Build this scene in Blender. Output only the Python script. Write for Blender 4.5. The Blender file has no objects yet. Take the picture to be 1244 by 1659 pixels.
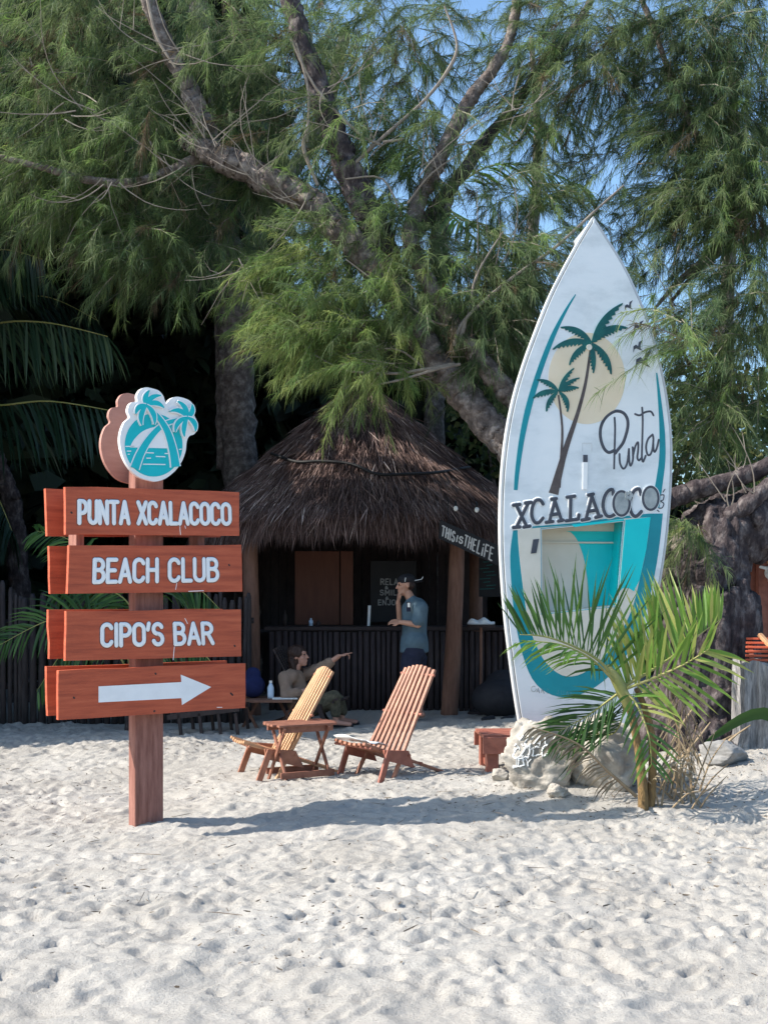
import bpy, bmesh, math, random
import numpy as np
from mathutils import Vector, Matrix
from mathutils.geometry import tessellate_polygon

random.seed(7)
rng = np.random.default_rng(11)
R = math.radians
scene = bpy.context.scene
col = scene.collection

# ------------------------------------------------------------------ camera, sky, sun, exposure
F = 1900.0          # focal length in pixels of the 1244 x 1659 photograph
CX, HY, EYE = 622.0, 950.0, 1.55
cam_d = bpy.data.cameras.new('camera')
cam = bpy.data.objects.new('camera', cam_d)
col.objects.link(cam)
scene.camera = cam
cam.location = (0, 0, EYE)
cam.rotation_euler = (R(90), 0, 0)
cam_d.sensor_fit = 'VERTICAL'
cam_d.sensor_height = 24
cam_d.lens = 24 * F / 1659
cam_d.shift_y = (HY - 829.5) / 1659
cam_d.clip_start = 0.1
cam_d.clip_end = 2000

SUN_EL = R(42)
SUN_AZ = R(8)       # how far the light travels away from the camera while it goes to the right
light_dir = Vector((math.cos(SUN_AZ) * math.cos(SUN_EL), math.sin(SUN_AZ) * math.cos(SUN_EL), -math.sin(SUN_EL)))
to_sun = -light_dir
world = bpy.data.worlds.new('World')
scene.world = world
world.use_nodes = True
wn = world.node_tree
bg = wn.nodes['Background']
sky = wn.nodes.new('ShaderNodeTexSky')
sky.sky_type = 'NISHITA'
sky.sun_disc = False
sky.sun_elevation = SUN_EL
sky.sun_rotation = math.atan2(to_sun.x, to_sun.y)
sky.air_density = 1.0
sky.dust_density = 2.0
sky.ozone_density = 2.0
bg.inputs['Strength'].default_value = 0.15
tint = wn.nodes.new('ShaderNodeMix')          # the clear tropical sky is a little greener than the model's
tint.data_type = 'RGBA'
tint.blend_type = 'MULTIPLY'
tint.inputs[0].default_value = 1.0
tint.inputs[7].default_value = (0.88, 1.04, 1.10, 1)
wn.links.new(sky.outputs[0], tint.inputs[6])
wn.links.new(tint.outputs[2], bg.inputs['Color'])
sun_d = bpy.data.lights.new('sun', 'SUN')
sun_d.energy = 4.8
sun_d.angle = R(0.5)
sun_d.color = (1.0, 0.93, 0.83)
sun = bpy.data.objects.new('sun', sun_d)
col.objects.link(sun)
sun.rotation_euler = light_dir.to_track_quat('-Z', 'Y').to_euler()
sun.location = (-20, 0, 20)
scene.view_settings.view_transform = 'Standard'
scene.view_settings.look = 'None'
scene.view_settings.gamma = 1
scene.view_settings.exposure = 0.85
scene.view_settings.use_curve_mapping = False
scene.render.engine = 'CYCLES'
scene.cycles.use_denoising = True
scene.cycles.max_bounces = 8

# ------------------------------------------------------------------ helpers
def P(px, py, d):
    """world point seen at photo pixel (px, py), d metres in front of the camera"""
    return Vector(((px - CX) * d / F, d, EYE - (py - HY) * d / F))

def lin(h):
    h = h.lstrip('#')
    out = []
    for i in (0, 2, 4):
        c = int(h[i:i + 2], 16) / 255
        out.append(c / 12.92 if c <= 0.04045 else ((c + 0.055) / 1.055) ** 2.4)
    return tuple(out) + (1,)

def rgb(r, g, b):
    return (r, g, b, 1)

def mat(name, c1, c2=None, scale=6.0, rough=0.8, bump=0.0, bscale=None, stretch=(1, 1, 1), spec=0.3, c3=None, detail=6.0):
    m = bpy.data.materials.new(name)
    m.use_nodes = True
    nt = m.node_tree
    bs = nt.nodes['Principled BSDF']
    bs.inputs['Roughness'].default_value = rough
    bs.inputs['Specular IOR Level'].default_value = spec
    tc = nt.nodes.new('ShaderNodeTexCoord')
    mp = nt.nodes.new('ShaderNodeMapping')
    mp.inputs['Scale'].default_value = stretch
    nt.links.new(tc.outputs['Object'], mp.inputs['Vector'])
    nz = nt.nodes.new('ShaderNodeTexNoise')
    nz.inputs['Scale'].default_value = scale
    nz.inputs['Detail'].default_value = detail
    nz.inputs['Roughness'].default_value = 0.65
    nt.links.new(mp.outputs[0], nz.inputs['Vector'])
    cr = nt.nodes.new('ShaderNodeValToRGB')
    cr.color_ramp.elements[0].position = 0.3
    cr.color_ramp.elements[1].position = 0.7
    cr.color_ramp.elements[0].color = c1
    cr.color_ramp.elements[1].color = c2 or c1
    if c3:
        e = cr.color_ramp.elements.new(0.5)
        e.color = c3
    nt.links.new(nz.outputs['Fac'], cr.inputs[0])
    nt.links.new(cr.outputs[0], bs.inputs['Base Color'])
    if bump:
        n2 = nt.nodes.new('ShaderNodeTexNoise')
        n2.inputs['Scale'].default_value = bscale or scale * 4
        n2.inputs['Detail'].default_value = 8
        nt.links.new(mp.outputs[0], n2.inputs['Vector'])
        bp = nt.nodes.new('ShaderNodeBump')
        bp.inputs['Strength'].default_value = bump
        bp.inputs['Distance'].default_value = 0.02
        nt.links.new(n2.outputs['Fac'], bp.inputs['Height'])
        nt.links.new(bp.outputs[0], bs.inputs['Normal'])
    return m

def leafmat(name, stops, trans=0.35, rough=0.6):
    """colour from the per-point attribute 'tone' (random from twig to twig; sunlit sprays painted brighter), with light passing through"""
    m = bpy.data.materials.new(name)
    m.use_nodes = True
    nt = m.node_tree
    nt.nodes.remove(nt.nodes['Principled BSDF'])
    out = nt.nodes['Material Output']
    at = nt.nodes.new('ShaderNodeAttribute')
    at.attribute_name = 'tone'
    cr = nt.nodes.new('ShaderNodeValToRGB')
    els = cr.color_ramp.elements
    els[0].position, els[0].color = stops[0]
    els[1].position, els[1].color = stops[-1]
    for p_, c_ in stops[1:-1]:
        e = els.new(p_)
        e.color = c_
    nt.links.new(at.outputs['Fac'], cr.inputs[0])
    pb = nt.nodes.new('ShaderNodeBsdfPrincipled')
    pb.inputs['Roughness'].default_value = rough
    pb.inputs['Specular IOR Level'].default_value = 0.3
    tr = nt.nodes.new('ShaderNodeBsdfTranslucent')
    nt.links.new(cr.outputs[0], pb.inputs['Base Color'])
    nt.links.new(cr.outputs[0], tr.inputs['Color'])
    mx = nt.nodes.new('ShaderNodeMixShader')
    mx.inputs[0].default_value = trans
    nt.links.new(pb.outputs[0], mx.inputs[1])
    nt.links.new(tr.outputs[0], mx.inputs[2])
    nt.links.new(mx.outputs[0], out.inputs['Surface'])
    return m

def link(name, me, m=None, parent=None):
    o = bpy.data.objects.new(name, me)
    col.objects.link(o)
    if m is not None and len(me.materials) == 0:
        me.materials.append(m)
    if parent is not None:
        o.parent = parent
    return o

def tag(o, label=None, cat=None, group=None, kind=None):
    if label: o['label'] = label
    if cat: o['category'] = cat
    if group: o['group'] = group
    if kind: o['kind'] = kind
    return o

def thing(name, label, cat, loc=(0, 0, 0), rz=0.0, group=None):
    o = bpy.data.objects.new(name, None)
    col.objects.link(o)
    o.empty_display_size = 0.2
    o.location = loc
    o.rotation_euler = (0, 0, rz)
    return tag(o, label, cat, group)

class MB:
    """collects shapes in one mesh"""
    def __init__(s):
        s.v, s.f = [], []
    def add(s, vs, fs):
        k = len(s.v)
        s.v += [tuple(v) for v in vs]
        s.f += [tuple(i + k for i in f) for f in fs]
        return s
    def hexa(s, p):
        return s.add(p, [(0, 3, 2, 1), (4, 5, 6, 7), (0, 1, 5, 4), (1, 2, 6, 5), (2, 3, 7, 6), (3, 0, 4, 7)])
    def box(s, c, size, m=None):
        x, y, z = [q / 2 for q in size]
        pts = [Vector(q) for q in ((-x, -y, -z), (x, -y, -z), (x, y, -z), (-x, y, -z), (-x, -y, z), (x, -y, z), (x, y, z), (-x, y, z))]
        if m is not None: pts = [m @ q for q in pts]
        return s.hexa([q + Vector(c) for q in pts])
    def bar(s, a, b, w, h, side=None):
        """rectangular bar from a to b; w across 'side', h across the third axis"""
        a, b = Vector(a), Vector(b)
        t = (b - a).normalized()
        sd = Vector(side) if side is not None else (Vector((0, 0, 1)).cross(t) if abs(t.z) < 0.95 else Vector((1, 0, 0)))
        sd = (sd - t * sd.dot(t)).normalized()
        n = t.cross(sd).normalized()
        def ring(p): return [p - sd * w / 2 - n * h / 2, p + sd * w / 2 - n * h / 2, p + sd * w / 2 + n * h / 2, p - sd * w / 2 + n * h / 2]
        return s.hexa(ring(a) + ring(b))
    def tube(s, pts, rad, n=8, caps=True, rough=0.0, flat=None):
        pts = [Vector(p) for p in pts]
        rad = list(rad) if hasattr(rad, '__len__') else [rad] * len(pts)
        k0 = len(s.v)
        up = None
        rings = 0
        N = len(pts)
        for i, p in enumerate(pts):
            t = (pts[min(i + 1, N - 1)] - pts[max(i - 1, 0)])
            if t.length < 1e-9: t = Vector((0, 0, 1))
            t.normalize()
            if up is None:
                up = Vector((0, 0, 1)) if abs(t.z) < 0.9 else Vector((1, 0, 0))
            a = (up - t * up.dot(t)).normalized()
            b = t.cross(a)
            up = a
            for j in range(n):
                an = 2 * math.pi * j / n
                r = rad[i] * (1 + rough * (random.random() - 0.5) * 2)
                s.v.append(tuple(p + (a * math.cos(an) + b * math.sin(an)) * r))
            rings += 1
        for i in range(rings - 1):
            for j in range(n):
                q = k0 + i * n
                s.f.append((q + j, q + (j + 1) % n, q + n + (j + 1) % n, q + n + j))
        if caps:
            s.f.append(tuple(k0 + j for j in range(n))[::-1])
            s.f.append(tuple(k0 + (rings - 1) * n + j for j in range(n)))
        return s
    def capsule(s, a, b, ra, rb, n=12):
        a, b = Vector(a), Vector(b)
        d = b - a
        L = d.length
        t = d / L if L > 1e-6 else Vector((0, 0, 1))
        pts, rad = [], []
        for q in (85, 65, 40, 18):
            pts.append(a - t * ra * math.sin(R(q))); rad.append(ra * math.cos(R(q)))
        pts.append(a); rad.append(ra)
        pts.append(a + d * 0.5); rad.append((ra + rb) / 2)
        pts.append(b); rad.append(rb)
        for q in (18, 40, 65, 85):
            pts.append(b + t * rb * math.sin(R(q))); rad.append(rb * math.cos(R(q)))
        return s.tube(pts, rad, n)
    def ball(s, c, r, m=None, n=16, k=9):
        c = Vector(c)
        rr = r if hasattr(r, '__len__') else (r, r, r)
        vs, fs = [], []
        for i in range(1, k):
            th = math.pi * i / k
            for j in range(n):
                ph = 2 * math.pi * j / n
                q = Vector((math.sin(th) * math.cos(ph) * rr[0], math.sin(th) * math.sin(ph) * rr[1], math.cos(th) * rr[2]))
                vs.append(c + (m @ q if m is not None else q))
        top = Vector((0, 0, rr[2])); bot = Vector((0, 0, -rr[2]))
        vs.append(c + (m @ top if m is not None else top)); vs.append(c + (m @ bot if m is not None else bot))
        T, B = len(vs) - 2, len(vs) - 1
        for i in range(k - 2):
            for j in range(n):
                fs.append((i * n + j, (i + 1) * n + j, (i + 1) * n + (j + 1) % n, i * n + (j + 1) % n))
        for j in range(n):
            fs.append((T, j, (j + 1) % n))
            fs.append((B, (k - 2) * n + (j + 1) % n, (k - 2) * n + j))
        return s.add(vs, fs)
    def build(s, name, m=None, parent=None, world=False, smooth=False, bevel=0.0):
        off = Vector(parent.location) if (world and parent is not None) else Vector((0, 0, 0))
        if world and parent is not None and parent.parent is not None: off = off + Vector(parent.parent.location)
        me = bpy.data.meshes.new(name)
        me.from_pydata([tuple(Vector(v) - off) for v in s.v], [], s.f)
        if smooth: me.polygons.foreach_set('use_smooth', [True] * len(me.polygons))
        me.update()
        o = link(name, me, m, parent)
        if bevel:
            b = o.modifiers.new('bevel', 'BEVEL')
            b.width = bevel
            b.segments = 2
        return o

def baked(o, remesh=None, smooth=0, subsurf=0):
    if remesh:
        md = o.modifiers.new('r', 'REMESH'); md.mode = 'VOXEL'; md.voxel_size = remesh; md.use_smooth_shade = True
    if smooth:
        md = o.modifiers.new('s', 'SMOOTH'); md.iterations = smooth; md.factor = 0.5
    if subsurf:
        md = o.modifiers.new('u', 'SUBSURF'); md.levels = subsurf; md.render_levels = subsurf
    dg = bpy.context.evaluated_depsgraph_get()
    me = bpy.data.meshes.new_from_object(o.evaluated_get(dg))
    o.modifiers.clear()
    me.polygons.foreach_set('use_smooth', [True] * len(me.polygons))
    o.data = me
    return o

def wrinkle(o, amp, sc):
    from mathutils import noise as mn
    nn = [v.normal.copy() for v in o.data.vertices]
    for v, n_ in zip(o.data.vertices, nn):
        p = v.co
        f = (1 - abs(mn.noise(Vector((p.x * sc, p.y * sc, p.z * sc * .55 + p.x * 3)))) * 2.2) * .6 + mn.noise(p * sc * .4)
        v.co = p + n_ * amp * f
    return o

def tri_mesh(name, V, T, tone=None, m=None, parent=None, smooth=False):
    """fast mesh of triangles from numpy arrays"""
    me = bpy.data.meshes.new(name)
    me.vertices.add(len(V))
    me.vertices.foreach_set('co', np.ascontiguousarray(V, dtype=np.float32).ravel())
    me.loops.add(len(T) * 3)
    me.loops.foreach_set('vertex_index', np.ascontiguousarray(T, dtype=np.int32).ravel())
    me.polygons.add(len(T))
    me.polygons.foreach_set('loop_start', np.arange(0, len(T) * 3, 3, dtype=np.int32))
    me.polygons.foreach_set('loop_total', np.full(len(T), 3, dtype=np.int32))
    if smooth: me.polygons.foreach_set('use_smooth', np.ones(len(T), dtype=bool))
    me.update(calc_edges=True)
    if tone is not None:
        a = me.attributes.new('tone', 'FLOAT', 'POINT')
        a.data.foreach_set('value', np.ascontiguousarray(tone, dtype=np.float32))
    return link(name, me, m, parent)

def unit(a):
    return a / np.maximum(np.linalg.norm(a, axis=-1, keepdims=True), 1e-9)

def blades(base, d, length, width, bend, tone):
    """N bent tapering blades (3 triangles each). bend is added to the tip, in metres."""
    N = len(base)
    d = unit(d)
    rnd = unit(rng.normal(size=(N, 3)))
    sd = unit(np.cross(d, rnd))
    L = length[:, None]
    w = width[:, None] * 0.5
    mid = base + d * L * 0.55 + bend * 0.3
    tip = base + d * L + bend
    V = np.stack([base - sd * w * 0.8, base + sd * w * 0.8, mid - sd * w, mid + sd * w, tip], axis=1).reshape(-1, 3)
    k = (np.arange(N) * 5)[:, None]
    T = np.concatenate([k + np.array([0, 1, 3]), k + np.array([0, 3, 2]), k + np.array([2, 3, 4])], axis=1).reshape(-1, 3)
    return V, T, np.repeat(tone, 5)

def vnoise(x, y, seed):
    """smooth value noise on a lattice of unit size"""
    g = np.random.default_rng(seed).random((256, 256))
    xi = np.floor(x).astype(int); yi = np.floor(y).astype(int)
    fx = x - xi; fy = y - yi
    fx = fx * fx * (3 - 2 * fx); fy = fy * fy * (3 - 2 * fy)
    a = g[xi % 256, yi % 256]; b = g[(xi + 1) % 256, yi % 256]
    c = g[xi % 256, (yi + 1) % 256]; e = g[(xi + 1) % 256, (yi + 1) % 256]
    return (a * (1 - fx) + b * fx) * (1 - fy) + (c * (1 - fx) + e * fx) * fy

def curve_pts(pts, n):
    """Catmull-Rom through the points, n samples per span"""
    pts = [Vector(p) for p in pts]
    out = []
    for i in range(len(pts) - 1):
        p0 = pts[max(i - 1, 0)]; p1 = pts[i]; p2 = pts[i + 1]; p3 = pts[min(i + 2, len(pts) - 1)]
        for k in range(n):
            t = k / n
            out.append(0.5 * ((2 * p1) + (p2 - p0) * t + (2 * p0 - 5 * p1 + 4 * p2 - p3) * t * t + (3 * p1 - p0 - 3 * p2 + p3) * t ** 3))
    out.append(pts[-1])
    return out

def spline2(pts, n):
    return [(p.x, p.y) for p in curve_pts([(a, b, 0) for a, b in pts], n)]

class Plane:
    """a plane in the world with its own 2-D axes; px() tells where a pixel of the photograph falls on it (metres)"""
    def __init__(s, o, u, v):
        s.o, s.u, s.v = Vector(o), Vector(u).normalized(), Vector(v).normalized()
        s.n = s.u.cross(s.v).normalized()
    def px(s, x, y, w=0.0):
        e = Vector((0, 0, EYE))
        d = P(x, y, 1.0) - e
        o = s.o + s.n * w
        t = (o - e).dot(s.n) / d.dot(s.n)
        q = e + d * t - o
        return (q.dot(s.u), q.dot(s.v))

def sheet(pl_local, outer, holes=(), w0=0.0, w1=0.003):
    """MB-like plate of a 2-D outline (with holes). pl_local(u, v, w) -> local point. Front face at w1, back at w0."""
    loops = [list(outer)] + [list(h) for h in holes]
    tri = tessellate_polygon([[Vector((a, b, 0)) for a, b in l] for l in loops])
    flat = [q for l in loops for q in l]
    n = len(flat)
    mb = MB()
    area = lambda t: (flat[t[1]][0] - flat[t[0]][0]) * (flat[t[2]][1] - flat[t[0]][1]) - (flat[t[2]][0] - flat[t[0]][0]) * (flat[t[1]][1] - flat[t[0]][1])
    tri = [t if area(t) > 0 else t[::-1] for t in tri]
    fs = [tuple(t) for t in tri] + [tuple(i + n for i in t[::-1]) for t in tri]
    k = 0
    for li, l in enumerate(loops):
        sa = sum(l[i][0] * l[(i + 1) % len(l)][1] - l[(i + 1) % len(l)][0] * l[i][1] for i in range(len(l)))
        ccw = (sa > 0) == (li == 0)
        for i in range(len(l)):
            a, b = k + i, k + (i + 1) % len(l)
            fs.append((a, a + n, b + n, b) if ccw else (b, b + n, a + n, a))
        k += len(l)
    mb.add([pl_local(a, b, w1) for a, b in flat] + [pl_local(a, b, w0) for a, b in flat], fs)
    return mb

def ribbon(pts, widths):
    """outline polygon of a 2-D stroke with changing width"""
    n = len(pts)
    if not hasattr(widths, '__len__'): widths = [widths] * n
    l, r = [], []
    for i in range(n):
        a = pts[max(i - 1, 0)]; b = pts[min(i + 1, n - 1)]
        dx, dy = b[0] - a[0], b[1] - a[1]
        q = math.hypot(dx, dy) or 1
        wx = widths[i * (len(widths) - 1) / (n - 1) if False else min(i, len(widths) - 1)] / 2
        l.append((pts[i][0] - dy / q * wx, pts[i][1] + dx / q * wx))
        r.append((pts[i][0] + dy / q * wx, pts[i][1] - dx / q * wx))
    return l + r[::-1]

def strokes(pl_local, lines, r, w0=0.0, squash=0.45, n=8):
    """painted or raised lettering: flattened tubes lying on the plane"""
    mb = MB()
    split = []
    for ln in lines:          # cut at sharp corners so that every arm keeps its full width
        cur = [ln[0]]
        for i in range(1, len(ln)):
            cur.append(ln[i])
            if i < len(ln) - 1:
                ax, ay, bx, by = ln[i][0] - ln[i - 1][0], ln[i][1] - ln[i - 1][1], ln[i + 1][0] - ln[i][0], ln[i + 1][1] - ln[i][1]
                if ax * bx + ay * by < 0.72 * math.hypot(ax, ay) * math.hypot(bx, by):
                    split.append(cur); cur = [ln[i]]
        split.append(cur)
    for ln in split:
        if len(ln) < 2 or (abs(ln[0][0] - ln[-1][0]) + abs(ln[0][1] - ln[-1][1]) < 1e-7 and len(ln) < 3): continue
        p3 = [Vector((a, b, 0)) for a, b in ln]
        rr = r
        t0 = (p3[1] - p3[0]).normalized(); t1 = (p3[-1] - p3[-2]).normalized()
        pts = [p3[0] - t0 * rr * 0.97, p3[0] - t0 * rr * 0.8, p3[0] - t0 * rr * 0.4] + p3 + [p3[-1] + t1 * rr * 0.4, p3[-1] + t1 * rr * 0.8, p3[-1] + t1 * rr * 0.97]
        rad = [rr * 0.24, rr * 0.6, rr * 0.92] + [rr] * len(p3) + [rr * 0.92, rr * 0.6, rr * 0.24]
        tmp = MB().tube(pts, rad, n)
        mb.add([pl_local(v[0], v[1], w0 + v[2] * squash) for v in tmp.v], tmp.f)
    return mb

def arc(cx, cy, rx, ry, a0, a1, n=12):
    return [(cx + rx * math.cos(R(a0 + (a1 - a0) * i / n)), cy + ry * math.sin(R(a0 + (a1 - a0) * i / n))) for i in range(n + 1)]

# narrow rounded capitals; unit box 0..w, 0..1
GLYPH = {
    'A': (0.50, [[(0, 0), (0.25, 1), (0.5, 0)], [(0.09, 0.3), (0.41, 0.3)]]),
    'B': (0.46, [[(0, 0), (0, 1), (0.22, 1)] + arc(0.22, 0.77, 0.2, 0.23, 90, -90) + [(0, 0.54)], [(0.22, 0.54)] + arc(0.22, 0.27, 0.24, 0.27, 90, -90) + [(0, 0)]]),
    'C': (0.46, [arc(0.23, 0.75, 0.23, 0.25, 20, 180) + arc(0.23, 0.25, 0.23, 0.25, 180, 340)]),
    'E': (0.40, [[(0.4, 1), (0, 1), (0, 0), (0.4, 0)], [(0, 0.52), (0.34, 0.52)]]),
    'F': (0.40, [[(0.4, 1), (0, 1), (0, 0)], [(0, 0.52), (0.34, 0.52)]]),
    'H': (0.46, [[(0, 0), (0, 1)], [(0.46, 0), (0.46, 1)], [(0, 0.52), (0.46, 0.52)]]),
    'I': (0.06, [[(0.03, 0), (0.03, 1)]]),
    'J': (0.36, [[(0.36, 1), (0.36, 0.22)] + arc(0.18, 0.22, 0.18, 0.22, 0, -170)]),
    'L': (0.38, [[(0, 1), (0, 0), (0.38, 0)]]),
    'M': (0.56, [[(0, 0), (0, 1), (0.28, 0.35), (0.56, 1), (0.56, 0)]]),
    'N': (0.46, [[(0, 0), (0, 1), (0.46, 0), (0.46, 1)]]),
    'O': (0.48, [arc(0.24, 0.74, 0.24, 0.26, 0, 180) + arc(0.24, 0.26, 0.24, 0.26, 180, 360) + [(0.48, 0.74)]]),
    'P': (0.44, [[(0, 0), (0, 1), (0.2, 1)] + arc(0.2, 0.73, 0.24, 0.27, 90, -90) + [(0, 0.46)]]),
    'R': (0.46, [[(0, 0), (0, 1), (0.2, 1)] + arc(0.2, 0.75, 0.24, 0.25, 90, -90) + [(0, 0.5)], [(0.24, 0.5), (0.46, 0)]]),
    'S': (0.44, [arc(0.22, 0.75, 0.21, 0.25, 25, 180) + arc(0.22, 0.75, 0.21, 0.23, 180, 270, 5)[1:] + arc(0.22, 0.26, 0.22, 0.26, 90, -160)]),
    'T': (0.46, [[(0, 1), (0.46, 1)], [(0.23, 1), (0.23, 0)]]),
    'U': (0.46, [[(0, 1), (0, 0.25)] + arc(0.23, 0.25, 0.23, 0.25, 180, 360) + [(0.46, 1)]]),
    'X': (0.48, [[(0, 0), (0.48, 1)], [(0, 1), (0.48, 0)]]),
    'Y': (0.46, [[(0, 1), (0.23, 0.5), (0.46, 1)], [(0.23, 0.5), (0.23, 0)]]),
    "'": (0.06, [[(0.05, 1.02), (0.0, 0.74)]]),
    '&': (0.44, [[(0.44, 0), (0.08, 0.75), (0.16, 0.98), (0.3, 0.9), (0.28, 0.7), (0.02, 0.35), (0.05, 0.05), (0.22, 0.0), (0.42, 0.4)]]),
    'i': (0.06, [[(0.03, 0), (0.03, 0.62)], [(0.03, 0.85), (0.03, 0.9)]]),
    's': (0.30, [[(0.3, 0.58), (0.12, 0.65), (0.02, 0.5), (0.15, 0.35), (0.28, 0.18), (0.15, 0.0), (0.0, 0.08)]]),
    ' ': (0.22, []),
}

def text_lines(s, quad, gap=0.2):
    """strokes of a text fitted into a pixel quad (tl, tr, br, bl)"""
    adv, x = [], 0.0
    for ch in s:
        adv.append(x)
        x += GLYPH[ch][0] + gap
    W = x - gap
    tl, tr, br, bl = quad
    out = []
    for ch, x0 in zip(s, adv):
        for ln in GLYPH[ch][1]:
            q = []
            for a, b in ln:
                t = (a + x0) / W
                top = (tl[0] + (tr[0] - tl[0]) * t, tl[1] + (tr[1] - tl[1]) * t)
                bot = (bl[0] + (br[0] - bl[0]) * t, bl[1] + (br[1] - bl[1]) * t)
                q.append((bot[0] + (top[0] - bot[0]) * b, bot[1] + (top[1] - bot[1]) * b))
            out.append(q)
    return out

# ------------------------------------------------------------------ materials
def sand_material():
    m = bpy.data.materials.new('sand')
    m.use_nodes = True
    nt = m.node_tree
    bs = nt.nodes['Principled BSDF']
    bs.inputs['Roughness'].default_value = 0.95
    bs.inputs['Specular IOR Level'].default_value = 0.15
    tc = nt.nodes.new('ShaderNodeTexCoord')
    n1 = nt.nodes.new('ShaderNodeTexNoise'); n1.inputs['Scale'].default_value = 1.3; n1.inputs['Detail'].default_value = 8
    n2 = nt.nodes.new('ShaderNodeTexNoise'); n2.inputs['Scale'].default_value = 160; n2.inputs['Detail'].default_value = 3
    for n in (n1, n2): nt.links.new(tc.outputs['Object'], n.inputs['Vector'])
    cr = nt.nodes.new('ShaderNodeValToRGB')
    cr.color_ramp.elements[0].position = 0.3; cr.color_ramp.elements[1].position = 0.7
    cr.color_ramp.elements[0].color = rgb(0.312, 0.291, 0.263); cr.color_ramp.elements[1].color = rgb(0.378, 0.358, 0.331)
    nt.links.new(n1.outputs['Fac'], cr.inputs[0])
    c2 = nt.nodes.new('ShaderNodeValToRGB')
    c2.color_ramp.elements[0].position = 0.28; c2.color_ramp.elements[1].position = 0.42
    c2.color_ramp.elements[0].color = rgb(0.62, 0.60, 0.57); c2.color_ramp.elements[1].color = rgb(1, 1, 1)
    nt.links.new(n2.outputs['Fac'], c2.inputs[0])
    mx = nt.nodes.new('ShaderNodeMix'); mx.data_type = 'RGBA'; mx.blend_type = 'MULTIPLY'
    mx.inputs[0].default_value = 1
    nt.links.new(cr.outputs[0], mx.inputs[6]); nt.links.new(c2.outputs[0], mx.inputs[7])
    nt.links.new(mx.outputs[2], bs.inputs['Base Color'])
    n3 = nt.nodes.new('ShaderNodeTexNoise'); n3.inputs['Scale'].default_value = 28; n3.inputs['Detail'].default_value = 10
    n3.inputs['Roughness'].default_value = 0.7
    nt.links.new(tc.outputs['Object'], n3.inputs['Vector'])
    bp = nt.nodes.new('ShaderNodeBump'); bp.inputs['Strength'].default_value = 0.65; bp.inputs['Distance'].default_value = 0.025
    nt.links.new(n3.outputs['Fac'], bp.inputs['Height']); nt.links.new(bp.outputs[0], bs.inputs['Normal'])
    return m

M = {}
M['sand'] = sand_material()
M['signwood'] = mat('stained_sign_wood', rgb(0.28, 0.055, 0.028), rgb(0.54, 0.125, 0.058), 2.4, 0.6, 0.22, 24, (1, 8, 12), c3=rgb(0.44, 0.088, 0.040), detail=10)
M['postwood'] = mat('sign_post_wood', rgb(0.17, 0.065, 0.048), rgb(0.34, 0.16, 0.125), 4.0, 0.7, 0.3, 30, (9, 9, 1.0))
M['backlogo'] = mat('brown_plywood', rgb(0.33, 0.16, 0.125), rgb(0.42, 0.22, 0.18), 3.5, 0.75, 0.1, 30, (1, 1, 6))
M['white'] = mat('white_paint', rgb(0.74, 0.74, 0.73), rgb(0.82, 0.82, 0.81), 5, 0.5)
M['letter'] = mat('white_letters', rgb(0.76, 0.76, 0.76), rgb(0.84, 0.84, 0.84), 8, 0.5)
M['outline'] = mat('dark_letter_outline', rgb(0.10, 0.06, 0.06), rgb(0.14, 0.08, 0.08), 8, 0.6)
M['teal'] = mat('turquoise_paint', rgb(0.0, 0.42, 0.46), rgb(0.005, 0.48, 0.53), 4, 0.5)
M['board'] = mat('white_hull', rgb(0.50, 0.535, 0.55), rgb(0.74, 0.76, 0.77), 1.3, 0.35, 0.05, 10, (1, 1, 2.2), 0.4, c3=rgb(0.69, 0.72, 0.735), detail=9)
M['hullrim'] = mat('hull_rim', rgb(0.44, 0.46, 0.47), rgb(0.58, 0.59, 0.60), 3, 0.5)
M['groove'] = mat('dark_groove', rgb(0.17, 0.18, 0.19), rgb(0.24, 0.25, 0.26), 3, 0.7)
M['bteal'] = mat('board_deep_teal', rgb(0.006, 0.20, 0.25), rgb(0.01, 0.27, 0.32), 2.5, 0.45)
M['bturq'] = mat('board_turquoise', rgb(0.0, 0.48, 0.51), rgb(0.005, 0.56, 0.58), 2, 0.45)
M['bcream'] = mat('board_cream', rgb(0.56, 0.52, 0.43), rgb(0.66, 0.62, 0.54), 2.5, 0.55)
M['bsun'] = mat('board_sun', rgb(0.66, 0.54, 0.38), rgb(0.72, 0.62, 0.47), 3, 0.5)
M['bpalm'] = mat('painted_palm_green', rgb(0.006, 0.07, 0.075), rgb(0.012, 0.125, 0.115), 14, 0.5)
M['btrunk'] = mat('painted_trunk', rgb(0.06, 0.045, 0.045), rgb(0.11, 0.09, 0.085), 12, 0.5)
M['bink'] = mat('dark_slate_paint', rgb(0.045, 0.05, 0.065), rgb(0.075, 0.08, 0.10), 10, 0.5)
M['bgrey'] = mat('coconut_grey', rgb(0.20, 0.23, 0.24), rgb(0.40, 0.43, 0.43), 9, 0.5)
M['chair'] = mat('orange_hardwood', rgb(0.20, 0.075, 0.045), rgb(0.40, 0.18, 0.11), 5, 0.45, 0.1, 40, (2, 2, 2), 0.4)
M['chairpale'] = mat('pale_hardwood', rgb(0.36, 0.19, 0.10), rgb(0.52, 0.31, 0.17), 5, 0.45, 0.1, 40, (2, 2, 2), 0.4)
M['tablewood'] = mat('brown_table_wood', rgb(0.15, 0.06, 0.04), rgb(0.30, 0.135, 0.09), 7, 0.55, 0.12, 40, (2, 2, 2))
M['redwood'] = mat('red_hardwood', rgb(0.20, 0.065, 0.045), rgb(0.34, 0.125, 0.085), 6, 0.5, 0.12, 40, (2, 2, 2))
M['darkwood'] = mat('dark_wood', rgb(0.022, 0.016, 0.016), rgb(0.05, 0.034, 0.032), 6, 0.7, 0.2, 30, (2, 2, 1))
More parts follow.
